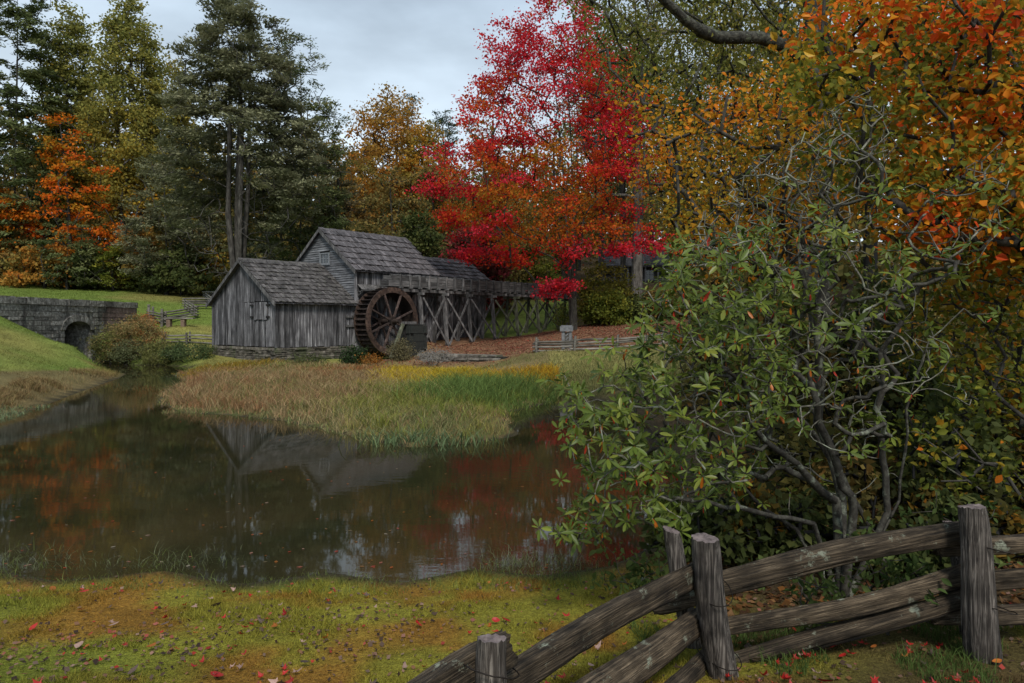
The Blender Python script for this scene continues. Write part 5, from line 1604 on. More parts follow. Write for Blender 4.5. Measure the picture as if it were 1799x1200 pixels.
obj('trunk', npmesh('trunk', tb, tf, None, M['lichen_stem'], True), rhodo)
rt2 = np.where(rad <= .0105, rad, 0)
tb, tf = sk.tubes(rt2, 5)
obj('twigs', npmesh('twigs', tb, tf, None, M['pale_twig'], True), rhodo)
# whorls of leaves at the tips
P = np.array(sk.p); par = np.array(sk.par)
pos, ax_, nm_, LL_, vv_ = [], [], [], [], []
def whorl(c, d, nlf, big):
    d = unit(d * .6 + np.array([0, -.35, .75]))
    u_ = unit(np.cross(d, [0.3, 1, .1])); v_ = np.cross(d, u_)
    tone = r3.random()
    ph0 = r3.random() * 6.28
    for i in range(nlf):
        ph = ph0 + i * 2.4 + r3.normal(0, .15)
        el = r3.uniform(-.45, .95)
        out = u_ * math.cos(ph) + v_ * math.sin(ph)
        a = unit(out * math.cos(el) + d * math.sin(el) + np.array([0, 0, -.12]))
        n = unit(d - a * (d @ a) + r3.normal(0, .35, 3)); n = unit(n - a * (n @ a))
        pos.append(c + a * .012); ax_.append(a); nm_.append(n); LL_.append(big * r3.uniform(.55, 1.2)); vv_.append(.25 + .45 * tone + r3.normal(0, .12))
    if r3.random() < .42:          # an old orange leaf hanging under the whorl
        a = unit(np.array([r3.normal(0, .3), r3.normal(0, .3), -1])); n = ortho(a[None], r3)[0]
        pos.append(c); ax_.append(a); nm_.append(n); LL_.append(big * r3.uniform(.6, .95)); vv_.append(1.2 if r3.random() < .7 else 1.5)
for i in range(len(leafy)):
    c = P[ends[i]]; d = unit(c - P[par[ends[i]]])
    whorl(c, d, int(r3.integers(6, 12)), r3.uniform(.072, .108))
    if r3.random() < .9:
        whorl(c + r3.normal(0, .09, 3), d, int(r3.integers(5, 10)), r3.uniform(.065, .098))
for i in range(len(leafy), len(tips)):
    if r3.random() < .12: whorl(P[ends[i]], unit(P[ends[i]] - P[par[ends[i]]]), 4, .075)
pos = np.array(pos); ax_ = np.array(ax_); nm_ = np.array(nm_); LL_ = np.array(LL_); vv_ = np.array(vv_)
GR = [(0.036, 0.055, 0.009), (0.066, 0.098, 0.014), (0.12, 0.155, 0.022), (0.22, 0.23, 0.035)]
cc = palette(GR, np.clip(vv_, 0, 1)) * r3.uniform(.8, 1.2, (len(vv_), 1))
cc[vv_ > 1.1] = np.array((0.48, 0.13, 0.012)) * r3.uniform(.7, 1.15, ((vv_ > 1.1).sum(), 1)); cc[vv_ > 1.4] = (0.45, 0.035, 0.012)
wp = pos + rb
sc_ = LL_ / wp[:, 1] ** 1.6 * (.35 + np.abs((nm_ * unit(wp)).sum(1)))
uu = 900 + F * wp[:, 0] / wp[:, 1]; vvp = HZ - F * wp[:, 2] / wp[:, 1]
sc_ = np.where((uu < 1790) & (vvp < 1100), sc_, 0) * np.where(vv_ > 1.1, 1.6, 1)
sel = np.argsort(-sc_)[:240]
RL = [solid_leaf('deep_green_leaf', (0.055, 0.085, 0.014), .24, .4, .2), solid_leaf('green_leaf', (0.095, 0.135, 0.022), .24, .4, .2), solid_leaf('pale_green_leaf', (0.18, 0.205, 0.035), .24, .4, .22), solid_leaf('orange_old_leaf', (0.5, 0.14, 0.012), .4, .4, .25), solid_leaf('red_old_leaf', (0.47, 0.035, 0.012), .4, .4, .25)]
def rleaf():
    V = []; Fc = []
    st = [(0.0, .012), (.2, .09), (.52, .155), (.84, .11), (1.0, .0)]
    for f, w in st:
        zc = -.10 * f * f
        V += [(-w, f, zc + w * .28), (0, f, zc), (w, f, zc + w * .28)]
    for i in range(len(st) - 1):
        b = 3 * i
        Fc += [(b, b + 1, b + 4, b + 3), (b + 1, b + 2, b + 5, b + 4)]
    return V, Fc
rv_, rf_ = rleaf()
rmesh = [pymesh('leaf', rv_, rf_, m_, True) for m_ in RL]
for s_ in sel:
    k = 3 if vv_[s_] > 1.1 else int(np.clip(vv_[s_] * 3, 0, 2))
    if vv_[s_] > 1.4: k = 4
    o = bpy.data.objects.new('leaf', rmesh[k]); link(o, rhodo)
    a, n, p = ax_[s_], nm_[s_], pos[s_]; b_ = np.cross(a, n)
    o.matrix_local = Matrix(((b_[0], a[0], n[0], p[0]), (b_[1], a[1], n[1], p[1]), (b_[2], a[2], n[2], p[2]), (0, 0, 0, 1))) @ Matrix.Scale(LL_[s_], 4)
kp = np.ones(len(pos), bool); kp[sel] = False
tv = np.array(rv_); nt_ = len(tv)
B_ = np.cross(ax_, nm_)
V = (pos[kp][:, None] + LL_[kp][:, None, None] * (tv[None, :, :1] * B_[kp][:, None] + tv[None, :, 1:2] * ax_[kp][:, None] + tv[None, :, 2:] * nm_[kp][:, None])).reshape(-1, 3)
Fq = (np.arange(kp.sum())[:, None, None] * nt_ + np.array(rf_)[None]).reshape(-1, 4)
o = obj('foliage', npmesh('foliage', V, Fq, np.repeat(cc[kp], nt_, 0), M['waxy'], True), rhodo)
o['kind'] = 'stuff'
# ------------------------------------------------------------------ fences
rf_ = np.random.default_rng(200)
def log_mesh(name, L, w, h, nl, nc, seed, mat, sag=0.0, groove=.075, taper=.85, square=.85, bend=.0, rough_end=.015):
    """split rail along +X: irregular rounded-square section with long grooves, tapered and bowed"""
    r_ = np.random.default_rng(seed)
    th = np.arange(nc) * 2 * np.pi / nc
    base = 1 / np.maximum(np.abs(np.cos(th)), np.abs(np.sin(th))) ** square
    gr = r_.normal(0, groove, nc); gr -= groove * .5
    big = .09 * np.sin(th * 2 + r_.random() * 6) + .07 * np.sin(th * 3 + r_.random() * 6)
    V = []
    ph = r_.random(3) * 6
    for i in range(nl + 1):
        f = i / nl
        sc = 1 - (1 - taper) * abs(2 * f - 1) ** 2.5
        loc = .05 * np.sin(th * 2 + f * 5 + ph[0]) + .03 * np.sin(th * 5 + f * 9 + ph[1])
        fr = base * (1 + big + gr * (1 + .4 * math.sin(f * 7 + ph[2])) + loc + r_.normal(0, groove * .25, nc)) * sc
        x = f * L
        xx = x + (r_.normal(0, rough_end, nc) if i in (0, nl) else 0)
        y = np.cos(th) * fr * w / 2 + bend * math.sin(math.pi * f)
        z = np.sin(th) * fr * h / 2 - sag * math.sin(math.pi * f) + .012 * math.sin(f * 6 + ph[1])
        V.append(np.c_[np.full(nc, x) if np.isscalar(xx) else xx, y, z])
    V = np.concatenate(V)
    Fc = []
    for i in range(nl):
        for c in range(nc):
            a = i * nc + c; b = i * nc + (c + 1) % nc
            Fc.append((a, b, b + nc, a + nc))
    n0 = len(V)
    V = np.r_[V, [[-.004, 0, 0], [L + .004, bend * 0, 0]]]
    for c in range(nc):
        Fc.append((n0, (c + 1) % nc, c)); e_ = nl * nc
        Fc.append((n0 + 1, e_ + c, e_ + (c + 1) % nc))
    me = pymesh(name, V, Fc, mat, True)
    return me
def put_rail(parent, a, b, w, h, seed, mat, near=True, name='rail', **kw):
    a = Vector(a); b = Vector(b); d = b - a
    me = log_mesh(name, d.length, w, h, 22 if near else 7, 30 if near else 7, seed, mat, **kw)
    o = obj(name, me, parent)
    X = d.normalized(); Y = Vector((0, 0, 1)).cross(X).normalized(); Z = X.cross(Y)
    off = a - Vector(parent.location)
    rot = Matrix((X, Y, Z)).transposed().to_4x4()
    inv = Matrix.Rotation(-parent.rotation_euler.z, 4, 'Z')
    o.matrix_local = inv @ (Matrix.Translation(off) @ rot)
    return o
def put_post(parent, base, top, d, seed, near=True, mat=None, d2=None):
    """upright round post, lower end first, with weathered top"""
    mat = mat or M['post']
    base = np.array(base, float); top = np.array(top, float)
    r_ = np.random.default_rng(seed)
    nc = 32 if near else 8; nl = 16 if near else 4
    th = np.arange(nc) * 2 * np.pi / nc
    gr = r_.normal(0, .035 if near else .06, nc)
    for k in r_.integers(0, nc, 3 if near else 1): gr[k] -= .13
    big = .06 * np.sin(th * 2 + r_.random() * 6) + .04 * np.sin(th * 3 + r_.random() * 6)
    rel = top - base
    V = []
    tl = r_.normal(0, .005, 2)
    for i in range(nl + 1):
        f = i / nl
        rr = ((d2 or d * 1.08) * (1 - f) + d * f) / 2 * (1 + big + gr * (1 + .3 * math.sin(f * 6)) + r_.normal(0, .008, nc))
        if i == nl: rr = rr * .965
        z = np.full(nc, f * rel[2])
        if i == nl: z = z + np.cos(th) * tl[0] + np.sin(th) * tl[1] + r_.normal(0, .003, nc)
        V.append(np.c_[np.cos(th) * rr + f * rel[0] + .012 * math.sin(f * 5 + seed), np.sin(th) * rr + f * rel[1], z])
    V = np.concatenate(V)
    Fc = []
    for i in range(nl):
        for c in range(nc):
            a = i * nc + c; b = i * nc + (c + 1) % nc
            Fc.append((a, b, b + nc, a + nc))
    loc = base - np.array(parent.location)
    cz, sz = math.cos(-parent.rotation_euler.z), math.sin(-parent.rotation_euler.z)
    loc = (loc[0] * cz - loc[1] * sz, loc[0] * sz + loc[1] * cz, loc[2])
    o = obj('post', pymesh('post', V, Fc, mat, True), parent, loc)
    # sawn top
    top_ring = V[nl * nc:]
    c0 = top_ring.mean(0) + np.array([0, 0, .003])
    mid = c0 + (top_ring - c0) * .5 + np.c_[np.zeros((nc, 2)), r_.normal(0, .003, nc)]
    TV = np.r_[top_ring, mid, [c0]]
    TF = [(c, (c + 1) % nc, nc + (c + 1) % nc, nc + c) for c in range(nc)] + [(nc + c, nc + (c + 1) % nc, 2 * nc) for c in range(nc)]
    obj('post_top', pymesh('post_top', TV, TF, M['endgrain'], False), o)
    return o
def wire_loop(parent, c, rx, ry, tilt, seed, t=.0035):
    r_ = np.random.default_rng(seed)
    n = 26; V = []; Fc = []
    for i in range(n):
        a = 2 * math.pi * i / n
        p = np.array([math.cos(a) * rx, math.sin(a) * ry, math.sin(a + .6) * tilt + r_.normal(0, .002)])
        dr = np.array([math.cos(a), math.sin(a), 0])
        for k in range(5):
            q = 2 * math.pi * k / 5
            V.append(p + dr * math.cos(q) * t + np.array([0, 0, 1]) * math.sin(q) * t)
    for i in range(n):
        for k in range(5):
            a = i * 5 + k; b = i * 5 + (k + 1) % 5; a2 = ((i + 1) % n) * 5 + k; b2 = ((i + 1) % n) * 5 + (k + 1) % 5
            Fc.append((a, b, b2, a2))
    return obj('wire', pymesh('wire', V, Fc, M['wire'], True), parent, tuple(np.array(c) - np.array(parent.location)))

fb = at(1268, 1195, 4.5)
fence = tag(empty('split_rail_fence', (fb[0], fb[1], zg1(fb[0], fb[1]))), 'weathered split-rail fence with wired paired posts in the lower right corner', 'fence')
put_post(fence, at(868, 1345, 3.0) * [1, 1, 1], at(866, 1121, 3.0), .130, 1)
put_post(fence, at(1274, 1235, 4.5), at(1236, 945, 4.5), .176, 2, d2=.20)
put_post(fence, at(1222, 1150, 5.05), at(1176, 931, 5.05), .125, 3)
put_post(fence, at(1733, 1155, 4.7), at(1708, 890, 4.7), .165, 4, d2=.215)
put_post(fence, at(1712, 1130, 5.15), at(1676, 918, 5.15), .13, 5)
put_post(fence, at(560, 1560, 2.55), at(560, 1250, 2.55), .13, 6)
put_post(fence, at(2120, 1130, 5.0), at(2110, 880, 5.0), .16, 7)
# panel between the stub and the wired middle post
put_rail(fence, at(845, 1222, 2.99 + .16), at(1240, 993, 4.76), .125, .15, 11, M['rail'], sag=.0, bend=.02)
put_rail(fence, at(905, 1330, 3.15), at(1246, 1083, 4.74), .12, .145, 12, M['rail'], bend=.03)
put_rail(fence, at(1000, 1400, 3.3), at(1252, 1150, 4.74), .12, .135, 13, M['rail'])
# panel between the two tall posts
put_rail(fence, at(1240, 1030, 4.77), at(1712, 930, 4.90), .11, .14, 14, M['rail'], sag=-.018)
put_rail(fence, at(1245, 1108, 4.75), at(1718, 1002, 4.92), .11, .12, 15, M['rail'], sag=.045)
put_rail(fence, at(1252, 1175, 4.75), at(1722, 1040, 4.90), .11, .105, 16, M['rail'], sag=.02)
put_rail(fence, at(1150, 1062, 4.95), at(1262, 1043, 4.85), .10, .11, 17, M['rail'])
# panel running out to the right
put_rail(fence, at(1650, 962, 4.95), at(2120, 940, 5.2), .11, .125, 18, M['rail'], sag=.02)
put_rail(fence, at(1655, 1022, 4.97), at(2120, 990, 5.2), .11, .14, 19, M['rail'], sag=.02)
put_rail(fence, at(1640, 1078, 4.95), at(2120, 1058, 5.2), .11, .125, 20, M['rail'], sag=.02)
# panel running out at the lower left
put_rail(fence, at(545, 1350, 2.68), at(893, 1138, 3.16), .12, .17, 21, M['rail'], groove=.05, rough_end=.006)
put_rail(fence, at(560, 1440, 2.68), at(880, 1235, 3.16), .12, .16, 22, M['rail'])
wire_loop(fence, at(1250, 1033, 4.62), .115, .26, .02, 1)
wire_loop(fence, at(1262, 1148, 4.62), .125, .27, -.025, 2)
wire_loop(fence, at(1722, 960, 4.80), .115, .25, -.05, 3)
wire_loop(fence, at(1732, 1062, 4.80), .125, .25, -.05, 4)
wire_loop(fence, at(862, 1172, 3.06), .125, .17, -.06, 5)

def rail_fence(name, label, posts, nr, seed, h=.95, mat=None, pair=True, d=.13, group=None, over=.25, rd=.09):
    """far fence through the given ground points (x, y); rails lie between paired posts"""
    r_ = np.random.default_rng(seed)
    z0 = zg1(*posts[0])
    e = tag(empty(name, (posts[0][0], posts[0][1], z0)), label, 'fence', group)
    pz = [zg1(*p) for p in posts]
    for i, (x, y) in enumerate(posts):
        put_post(e, (x, y - .13, pz[i] - .2), (x + r_.normal(0, .02), y - .13, pz[i] + h + r_.normal(0, .04)), d, seed * 10 + i, False, M['rail_far'])
        if pair: put_post(e, (x + .05, y + .14, pz[i] - .2), (x + .06 + r_.normal(0, .02), y + .14, pz[i] + h * .95 + r_.normal(0, .05)), d * .9, seed * 10 + 5 + i, False, M['rail_far'])
    for i in range(len(posts) - 1):
        a, b = np.array(posts[i]), np.array(posts[i + 1])
        dr = (b - a) / np.linalg.norm(b - a)
        for k in range(nr):
            f = (k + .55) / nr * .82
            za, zb = pz[i] + h * f + r_.normal(0, .03), pz[i + 1] + h * f + r_.normal(0, .03)
            aa = a - dr * over * r_.uniform(.3, 1); bb = b + dr * over * r_.uniform(.3, 1)
            put_rail(e, (aa[0], aa[1], za), (bb[0], bb[1], zb), rd, rd * 1.15, seed * 100 + i * 10 + k, M['rail_far'], False, sag=r_.normal(0, .03), groove=.12)
    return e
gp = lambda u, y: (px(u - 900, y), y)
rail_fence('rail_fence', 'low grey rail fence on the leafy slope right of the trestle', [gp(943, 35), gp(1010, 35.6), gp(1084, 36.5), gp(1165, 37.2), gp(1250, 38), gp(1335, 39)], 4, 31, h=.74, d=.12)
rail_fence('rail_fence', 'three-rail grey fence just left of the shed corner', [gp(287, 46.5), gp(330, 46.2), gp(385, 45.6)], 3, 32, h=.82)
# zigzag fence up the meadow: rails stacked at the angles
def zigzag(name, label, pts, nr, seed, hh=.8, rd=.12):
    r_ = np.random.default_rng(seed)
    z0 = zg1(*pts[0])
    e = tag(empty(name, (pts[0][0], pts[0][1], z0)), label, 'fence')
    for i in range(len(pts) - 1):
        a, b = np.array(pts[i]), np.array(pts[i + 1])
        dr = (b - a) / np.linalg.norm(b - a)
        za, zb = zg1(*a), zg1(*b)
        for k in range(nr):
            f = (k + .5 + .4 * (i % 2)) / nr * hh + .12
            aa, bb = a - dr * .25, b + dr * .25
            put_rail(e, (aa[0], aa[1], za + f), (bb[0], bb[1], zb + f), rd, rd * 1.1, seed * 100 + i * 10 + k, M['rail_far'], False, sag=r_.normal(0, .02), groove=.12)
    return e
zz = zigzag('zigzag_fence', 'zigzag stacked-rail fence climbing the meadow behind the bench', [gp(262, 52.5), gp(287, 52.0), gp(345, 55.0), gp(326, 58.0), gp(375, 60.0), gp(362, 65.5), gp(410, 67)], 4, 33)
for u, y in ((287, 51.9), (264, 52.6)):
    p = gp(u, y); z = zg1(*p)
    put_post(zz, (p[0], p[1] - .15, z - .2), (p[0], p[1] - .15, z + 1.25), .2, int(u), False, M['rail_far'])
    put_post(zz, (p[0] + .12, p[1] + .2, z - .2), (p[0] + .1, p[1] + .2, z + 1.1), .17, int(u) + 3, False, M['rail_far'])
# bench in front of it
p = gp(311, 50.5); z = zg1(*p)
bench = tag(empty('plank_bench', (p[0], p[1], z), R(-4)), 'simple plank bench on two block legs in front of the zigzag fence', 'bench')
m = MB(); m.box(-1.25, 1.3, -.2, .2, .50, .60); m.build('seat', M['rail_far'], bench)
for x in (-.55, .5):
    m = MB(); m.box(x - .14, x + .14, -.15, .15, -.15, .5); m.build('leg', plain('brown_block', (0.17, 0.12, 0.085), .9), bench)

# grey drinking fountain on the slope
p = gp(996, 37.5); z = zg1(*p)
ft = tag(empty('drinking_fountain', (p[0], p[1], z), R(-6)), 'square grey post-like drinking fountain behind the low rail fence', 'fountain')
m = MB()
m.box(-.26, -.10, -.2, .2, -.1, .95); m.build('leg', M['grey_paint'], ft)
m = MB(); m.box(.14, .26, -.2, .2, -.1, .95); m.build('leg', M['grey_paint'], ft)
m = MB(); m.box(-.095, .135, -.14, .18, -.1, .9); m.build('panel', plain('brown_panel', (0.1, 0.09, 0.08), .8), ft)
for k in range(4):
    m = MB(); m.bar((-.05, -.17, .1 + k * .2), (.1, -.17, .25 + k * .2), .05, .03, (0, 1, 0)); m.build('slat', M['grey_paint'], ft)
m = MB(); m.box(-.34, .34, -.27, .27, .955, 1.22); m.box(-.29, .29, -.22, .22, 1.225, 1.27); m.build('basin', M['grey_paint'], ft)
m = MB(); m.bar((.0, -.02, 1.27), (.05, -.05, 1.42), .05, .05); m.build('spout', M['iron'], ft)
p2_ = gp(1003, 38.4); z2 = zg1(*p2_)
st_ = tag(empty('stake', (p2_[0], p2_[1], z2)), 'pair of thin grey stakes leaning behind the grey fountain', 'stakes')
for dx, ln in ((-.05, 1.35), (.17, 1.2)):
    put_post(st_, (p2_[0] + dx, p2_[1], z2 - .1), (p2_[0] + dx - .16, p2_[1], z2 + ln), .07, int(ln * 100), False, M['rail_far'])

# ------------------------------------------------------------------ bushes by the water
def bush(label, u, y, w, h, n, pal, seed, lsize=.11, name='waterside_bush', z=None, ntip=130, bark='twig', jit=.35, bare=0.0, asp=.6, clump=.22, stems=5):
    Rm = px(w, y) / 2; H = px(h, y)
    return make_tree(name, label, u, y, H, .1, [(0, Rm * .75), (.4, Rm), (.75, Rm * .8), (1, Rm * .3)], ntip, n, lsize, clump, pal, bark, .06, seed, cat='shrub', inner=.3, lump=.5, seg=.4, jit=jit, crown='foliage', stems=stems, spread=Rm * .3, topclear=.5, zb=z, bare=bare, asp=asp, rmin=.008)
TANB = [(0.16, 0.155, 0.055), (0.26, 0.22, 0.09), (0.36, 0.25, 0.11), (0.42, 0.21, 0.075)]
MIXB = [(0.075, 0.095, 0.03), (0.125, 0.135, 0.045), (0.2, 0.185, 0.065), (0.27, 0.2, 0.085)]
bush('olive green bush beside the bridge arch', 200, 44.6, 66, 68, 7500, MIXB, 301, z=-2.55)
bush('tan and rust leaved bush on the stream bank', 248, 45, 84, 80, 9500, TANB, 302, z=-2.5)
bush('pale green low bush hanging over the stream', 232, 43.8, 64, 42, 4000, [(0.10, 0.12, 0.05), (0.16, 0.17, 0.08)], 303, z=-2.6)
bush('orange topped bush beside the end of the bridge wall', 256, 49, 36, 36, 2500, [(0.28, 0.14, 0.05), (0.42, 0.16, 0.05)], 304, z=-.9)
bush('dark green weedy bush left of the shed footing', 330, 43.2, 84, 30, 4500, [(0.05, 0.08, 0.03), (0.08, 0.115, 0.045), (0.13, 0.16, 0.06)], 305, z=-2.4)
bush('yellow green weeds on the far stream bank', 285, 43.4, 60, 40, 4500, [(0.14, 0.15, 0.05), (0.2, 0.19, 0.06)], 306, z=-2.6)
bush('small dark green bush at the foot of the waterwheel', 622, 38.6, 34, 32, 2200, [(0.03, 0.055, 0.022), (0.05, 0.08, 0.03)], 307, z=-2.4, lsize=.13)
bush('orange leaved weeds below the waterwheel', 652, 38.2, 34, 22, 900, [(0.25, 0.13, 0.03), (0.36, 0.13, 0.025)], 308, z=-2.45)
bush('pale tan bush at the right foot of the waterwheel', 705, 39.6, 40, 42, 3200, [(0.13, 0.12, 0.06), (0.2, 0.17, 0.09)], 309, z=-2.35, lsize=.09)
bush('grey twiggy bush beside the dry-stone ledge', 768, 37.6, 64, 26, 900, [(0.2, 0.19, 0.17), (0.26, 0.24, 0.2)], 310, z=-2.2, lsize=.08, bare=.3, ntip=260, bark='bark_pale')
bush('green leafy weeds in front of the stone footing', 545, 39.3, 60, 13, 1500, [(0.07, 0.09, 0.035), (0.12, 0.13, 0.05)], 311, z=-2.45)
bush('green vine-like bush under the far end of the flume', 990, 52, 26, 50, 1500, GREENY, 313, z=-.8)
# broad-leaved seedlings under the rhododendron
for i, (u, v, y, w, h, n, lab) in enumerate([(1565, 955, 5.45, 150, 75, 330, 'bright green leafy seedlings behind the middle of the fence'), (1120, 985, 6.2, 120, 60, 240, 'green leafy seedlings at the water edge left of the tall posts'), (1700, 905, 6.3, 120, 70, 170, 'green leafy seedlings behind the tall right-hand post'), (1420, 1010, 5.3, 120, 50, 170, 'low dark seedlings seen between the upper fence rails'), (1560, 1000, 5.3, 100, 40, 150, 'low green seedlings seen under the top rail')]):
    r_ = np.random.default_rng(400 + i)
    c = at(u, v, y); zb = zg1(c[0], c[1])
    tips = np.c_[r_.normal(0, px(w, y) * .3, 26), r_.normal(0, .18, 26), r_.uniform(.3, 1, 26) * max(.15, c[2] + px(h, y) * .5 - zb)] + np.array([c[0], c[1], zb])
    near_tree('seedling_clump', lab, (c[0], c[1], zb), [(None, [(c[0], c[1], zb + .05)])], tips, n, .075, .06, [(0.05, 0.08, 0.022), (0.085, 0.125, 0.035), (0.12, 0.16, 0.045)], 'twig', .012, 410 + i, asp=.5, seg=.08, rmin=.0025, cat='plant', crown='foliage', gloss='leaf')

# ------------------------------------------------------------------ grass
def blades(name, x, y, z, h, w, col, seed, lean=.35, mat='grass', wind=(0, 0), short=False):
    r_ = np.random.default_rng(seed)
    n = len(x)
    ph = r_.random(n) * 2 * np.pi
    face = r_.random(n) * np.pi
    ln = lean * h * r_.uniform(.2, 1.4, n)
    dx, dy = np.cos(ph) * ln + wind[0] * h, np.sin(ph) * ln + wind[1] * h
    sx, sy = np.cos(face) * w / 2, np.sin(face) * w / 2
    b = np.c_[x, y, z]
    s = np.c_[sx, sy, np.zeros(n)]
    m_ = b + np.c_[dx * .3, dy * .3, h * .58]
    t = b + np.c_[dx, dy, h * r_.uniform(.82, 1.0, n)]
    if short:
        V = np.stack([b - s, b + s, t + s * .15, t - s * .15], 1).reshape(-1, 3)
        me = npmesh(name, V, np.arange(n * 4).reshape(-1, 4), np.repeat(col, 4, 0), M[mat])
        return tag(obj(name, me), kind='stuff')
    V = np.stack([b - s, b + s, m_ + s * .75, m_ - s * .75, t + s * .1, t - s * .1], 1).reshape(-1, 3)
    o = np.arange(n)[:, None] * 6
    Fq = np.concatenate([o + np.array([[0, 1, 2, 3]]), o + np.array([[3, 2, 4, 5]])], 1).reshape(-1, 4)
    me = npmesh(name, V, Fq, np.repeat(col, 6, 0), M[mat])
    return tag(obj(name, me), kind='stuff')
rgs = np.random.default_rng(500)
# foreground lawn, denser towards the camera
n = 260000
yy = 2.2 + (7.9 - 2.2) * rgs.random(n) ** 1.25
xx = rgs.uniform(-.78, .78, n) * (yy + .3)
zz_, ss_ = zg(xx, yy, True)
k = (ss_ > .02) & ~((xx > 3.0) & (yy > 5.6))
xx, yy, zz_, ss_ = xx[k], yy[k], zz_[k], ss_[k]
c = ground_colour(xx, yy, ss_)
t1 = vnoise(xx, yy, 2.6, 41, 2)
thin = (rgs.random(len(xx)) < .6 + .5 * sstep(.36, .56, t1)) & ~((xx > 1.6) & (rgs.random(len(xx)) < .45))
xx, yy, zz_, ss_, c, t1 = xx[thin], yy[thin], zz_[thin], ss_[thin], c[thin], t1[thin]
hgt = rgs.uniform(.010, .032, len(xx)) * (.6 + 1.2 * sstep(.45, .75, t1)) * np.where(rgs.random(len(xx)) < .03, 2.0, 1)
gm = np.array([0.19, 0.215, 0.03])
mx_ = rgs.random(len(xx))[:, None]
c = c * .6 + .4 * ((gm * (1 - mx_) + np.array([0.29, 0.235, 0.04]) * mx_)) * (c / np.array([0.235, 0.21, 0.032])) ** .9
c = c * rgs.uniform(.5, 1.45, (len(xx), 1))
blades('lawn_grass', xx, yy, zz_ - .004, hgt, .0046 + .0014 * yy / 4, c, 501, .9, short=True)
# taller turf fringe along the near shore and under the fence
n = 7000
xx = rgs.uniform(-6.5, 2.6, n); yy = 6.95 + rgs.normal(0, .3, n)
zz_, ss_ = zg(xx, yy, True)
k = (ss_ > -.05) & (ss_ < .7) & (rgs.random(n) < .35 + .8 * sstep(.4, .6, vnoise(xx, yy, 1.1, 77, 2)))
xx, yy, zz_, ss_ = xx[k], yy[k], zz_[k], ss_[k]
c = np.array([0.13, 0.165, 0.045]) * rgs.uniform(.6, 1.4, (len(xx), 1))
blades('shore_grass', xx, yy, zz_ - .01, rgs.uniform(.03, .10, len(xx)), .0055, c, 502, .9)
# grey-green water weeds standing in the shallows
cl = rgs.uniform(-6.2, 1.2, 13); n = 1700
ci = rgs.integers(13, size=n)
wgt = rgs.uniform(.06, .4, 13)[ci]
xx = cl[ci] + rgs.normal(0, 1, n) * wgt; yy = 7.42 + np.abs(rgs.normal(0, .28, n))
c = np.where(rgs.random((n, 1)) < .6, np.array([[0.16, 0.18, 0.10]]), np.array([[0.11, 0.14, 0.04]])) * rgs.uniform(.6, 1.35, (n, 1))
blades('water_weeds', xx, yy, np.full(n, WZ - .02), rgs.uniform(.03, .15, n), .005, c, 503, 1.3)
# tufts and dark clumps under the fence at the right
n = 15000
xx = rgs.uniform(.9, 3.8, n); yy = rgs.uniform(3.2, 5.6, n)
k = vnoise(xx, yy, 2.2, 61, 2) > .5
xx, yy = xx[k], yy[k]
c = np.array([0.075, 0.115, 0.03]) * rgs.uniform(.6, 1.5, (len(xx), 1))
blades('fence_grass', xx, yy, zg(xx, yy) - .01, rgs.uniform(.04, .12, len(xx)), .006, c, 504, .8)
# meadow and left bank
n = 85000
yy = rgs.uniform(19, 79, n) ; xx = rgs.uniform(-.76, -.28, n) * yy
zz_, ss_ = zg(xx, yy, True)
s_, o_ = (xx - C0[0]) * Lx + (yy - C0[1]) * Ly, (xx - C0[0]) * Gx + (yy - C0[1]) * Gy
k = (ss_ > .1) & ~((s_ > -.15) & (s_ < 20) & (o_ > -7.1) & (o_ < .15)) & ~((xx > -18) & (yy < 36)) & ~((xx < -27.3) & (xx > -28.6) & (yy < 52.4))
xx, yy, zz_, ss_ = xx[k], yy[k], zz_[k], ss_[k]
c = ground_colour(xx, yy, ss_) * rgs.uniform(.75, 1.3, (len(xx), 1))
fr = (1 - sstep(.4, 1.4, ss_)) * (xx < -12) * (yy < 37)
blades('meadow_grass', xx, yy, zz_ - .02, rgs.uniform(.05, .11, len(xx)) * (1 + 1.0 * fr), .014 + .0005 * yy, c, 505, .9, short=True)
# tan sedges along the foot of the left bank
n = 16000
tt = rgs.random(n)
bx = np.interp(tt, [0, .35, .7, 1], [-14.3, -14.9, -16.6, -18.9]); by = np.interp(tt, [0, .35, .7, 1], [18.8, 21.3, 26.3, 33.5])
xx = bx - np.abs(rgs.normal(0, .75, n)); yy = by + rgs.normal(0, .5, n)
zz_, ss_ = zg(xx, yy, True)
k = (ss_ > .0) & (ss_ < 1.3) & (rgs.random(n) < .1 + sstep(.42, .6, vnoise(xx, yy, .8, 71, 2)))
xx, yy, zz_ = xx[k], yy[k], zz_[k]
c = palette([(0.13, 0.085, 0.035), (0.27, 0.17, 0.08), (0.33, 0.25, 0.12), (0.2, 0.18, 0.06)], rgs.random(len(xx))) * rgs.uniform(.7, 1.25, (len(xx), 1))
blades('bank_sedge', xx, yy, zz_ - .02, rgs.uniform(.08, .26, len(xx)), .016, c, 506, 1.1)
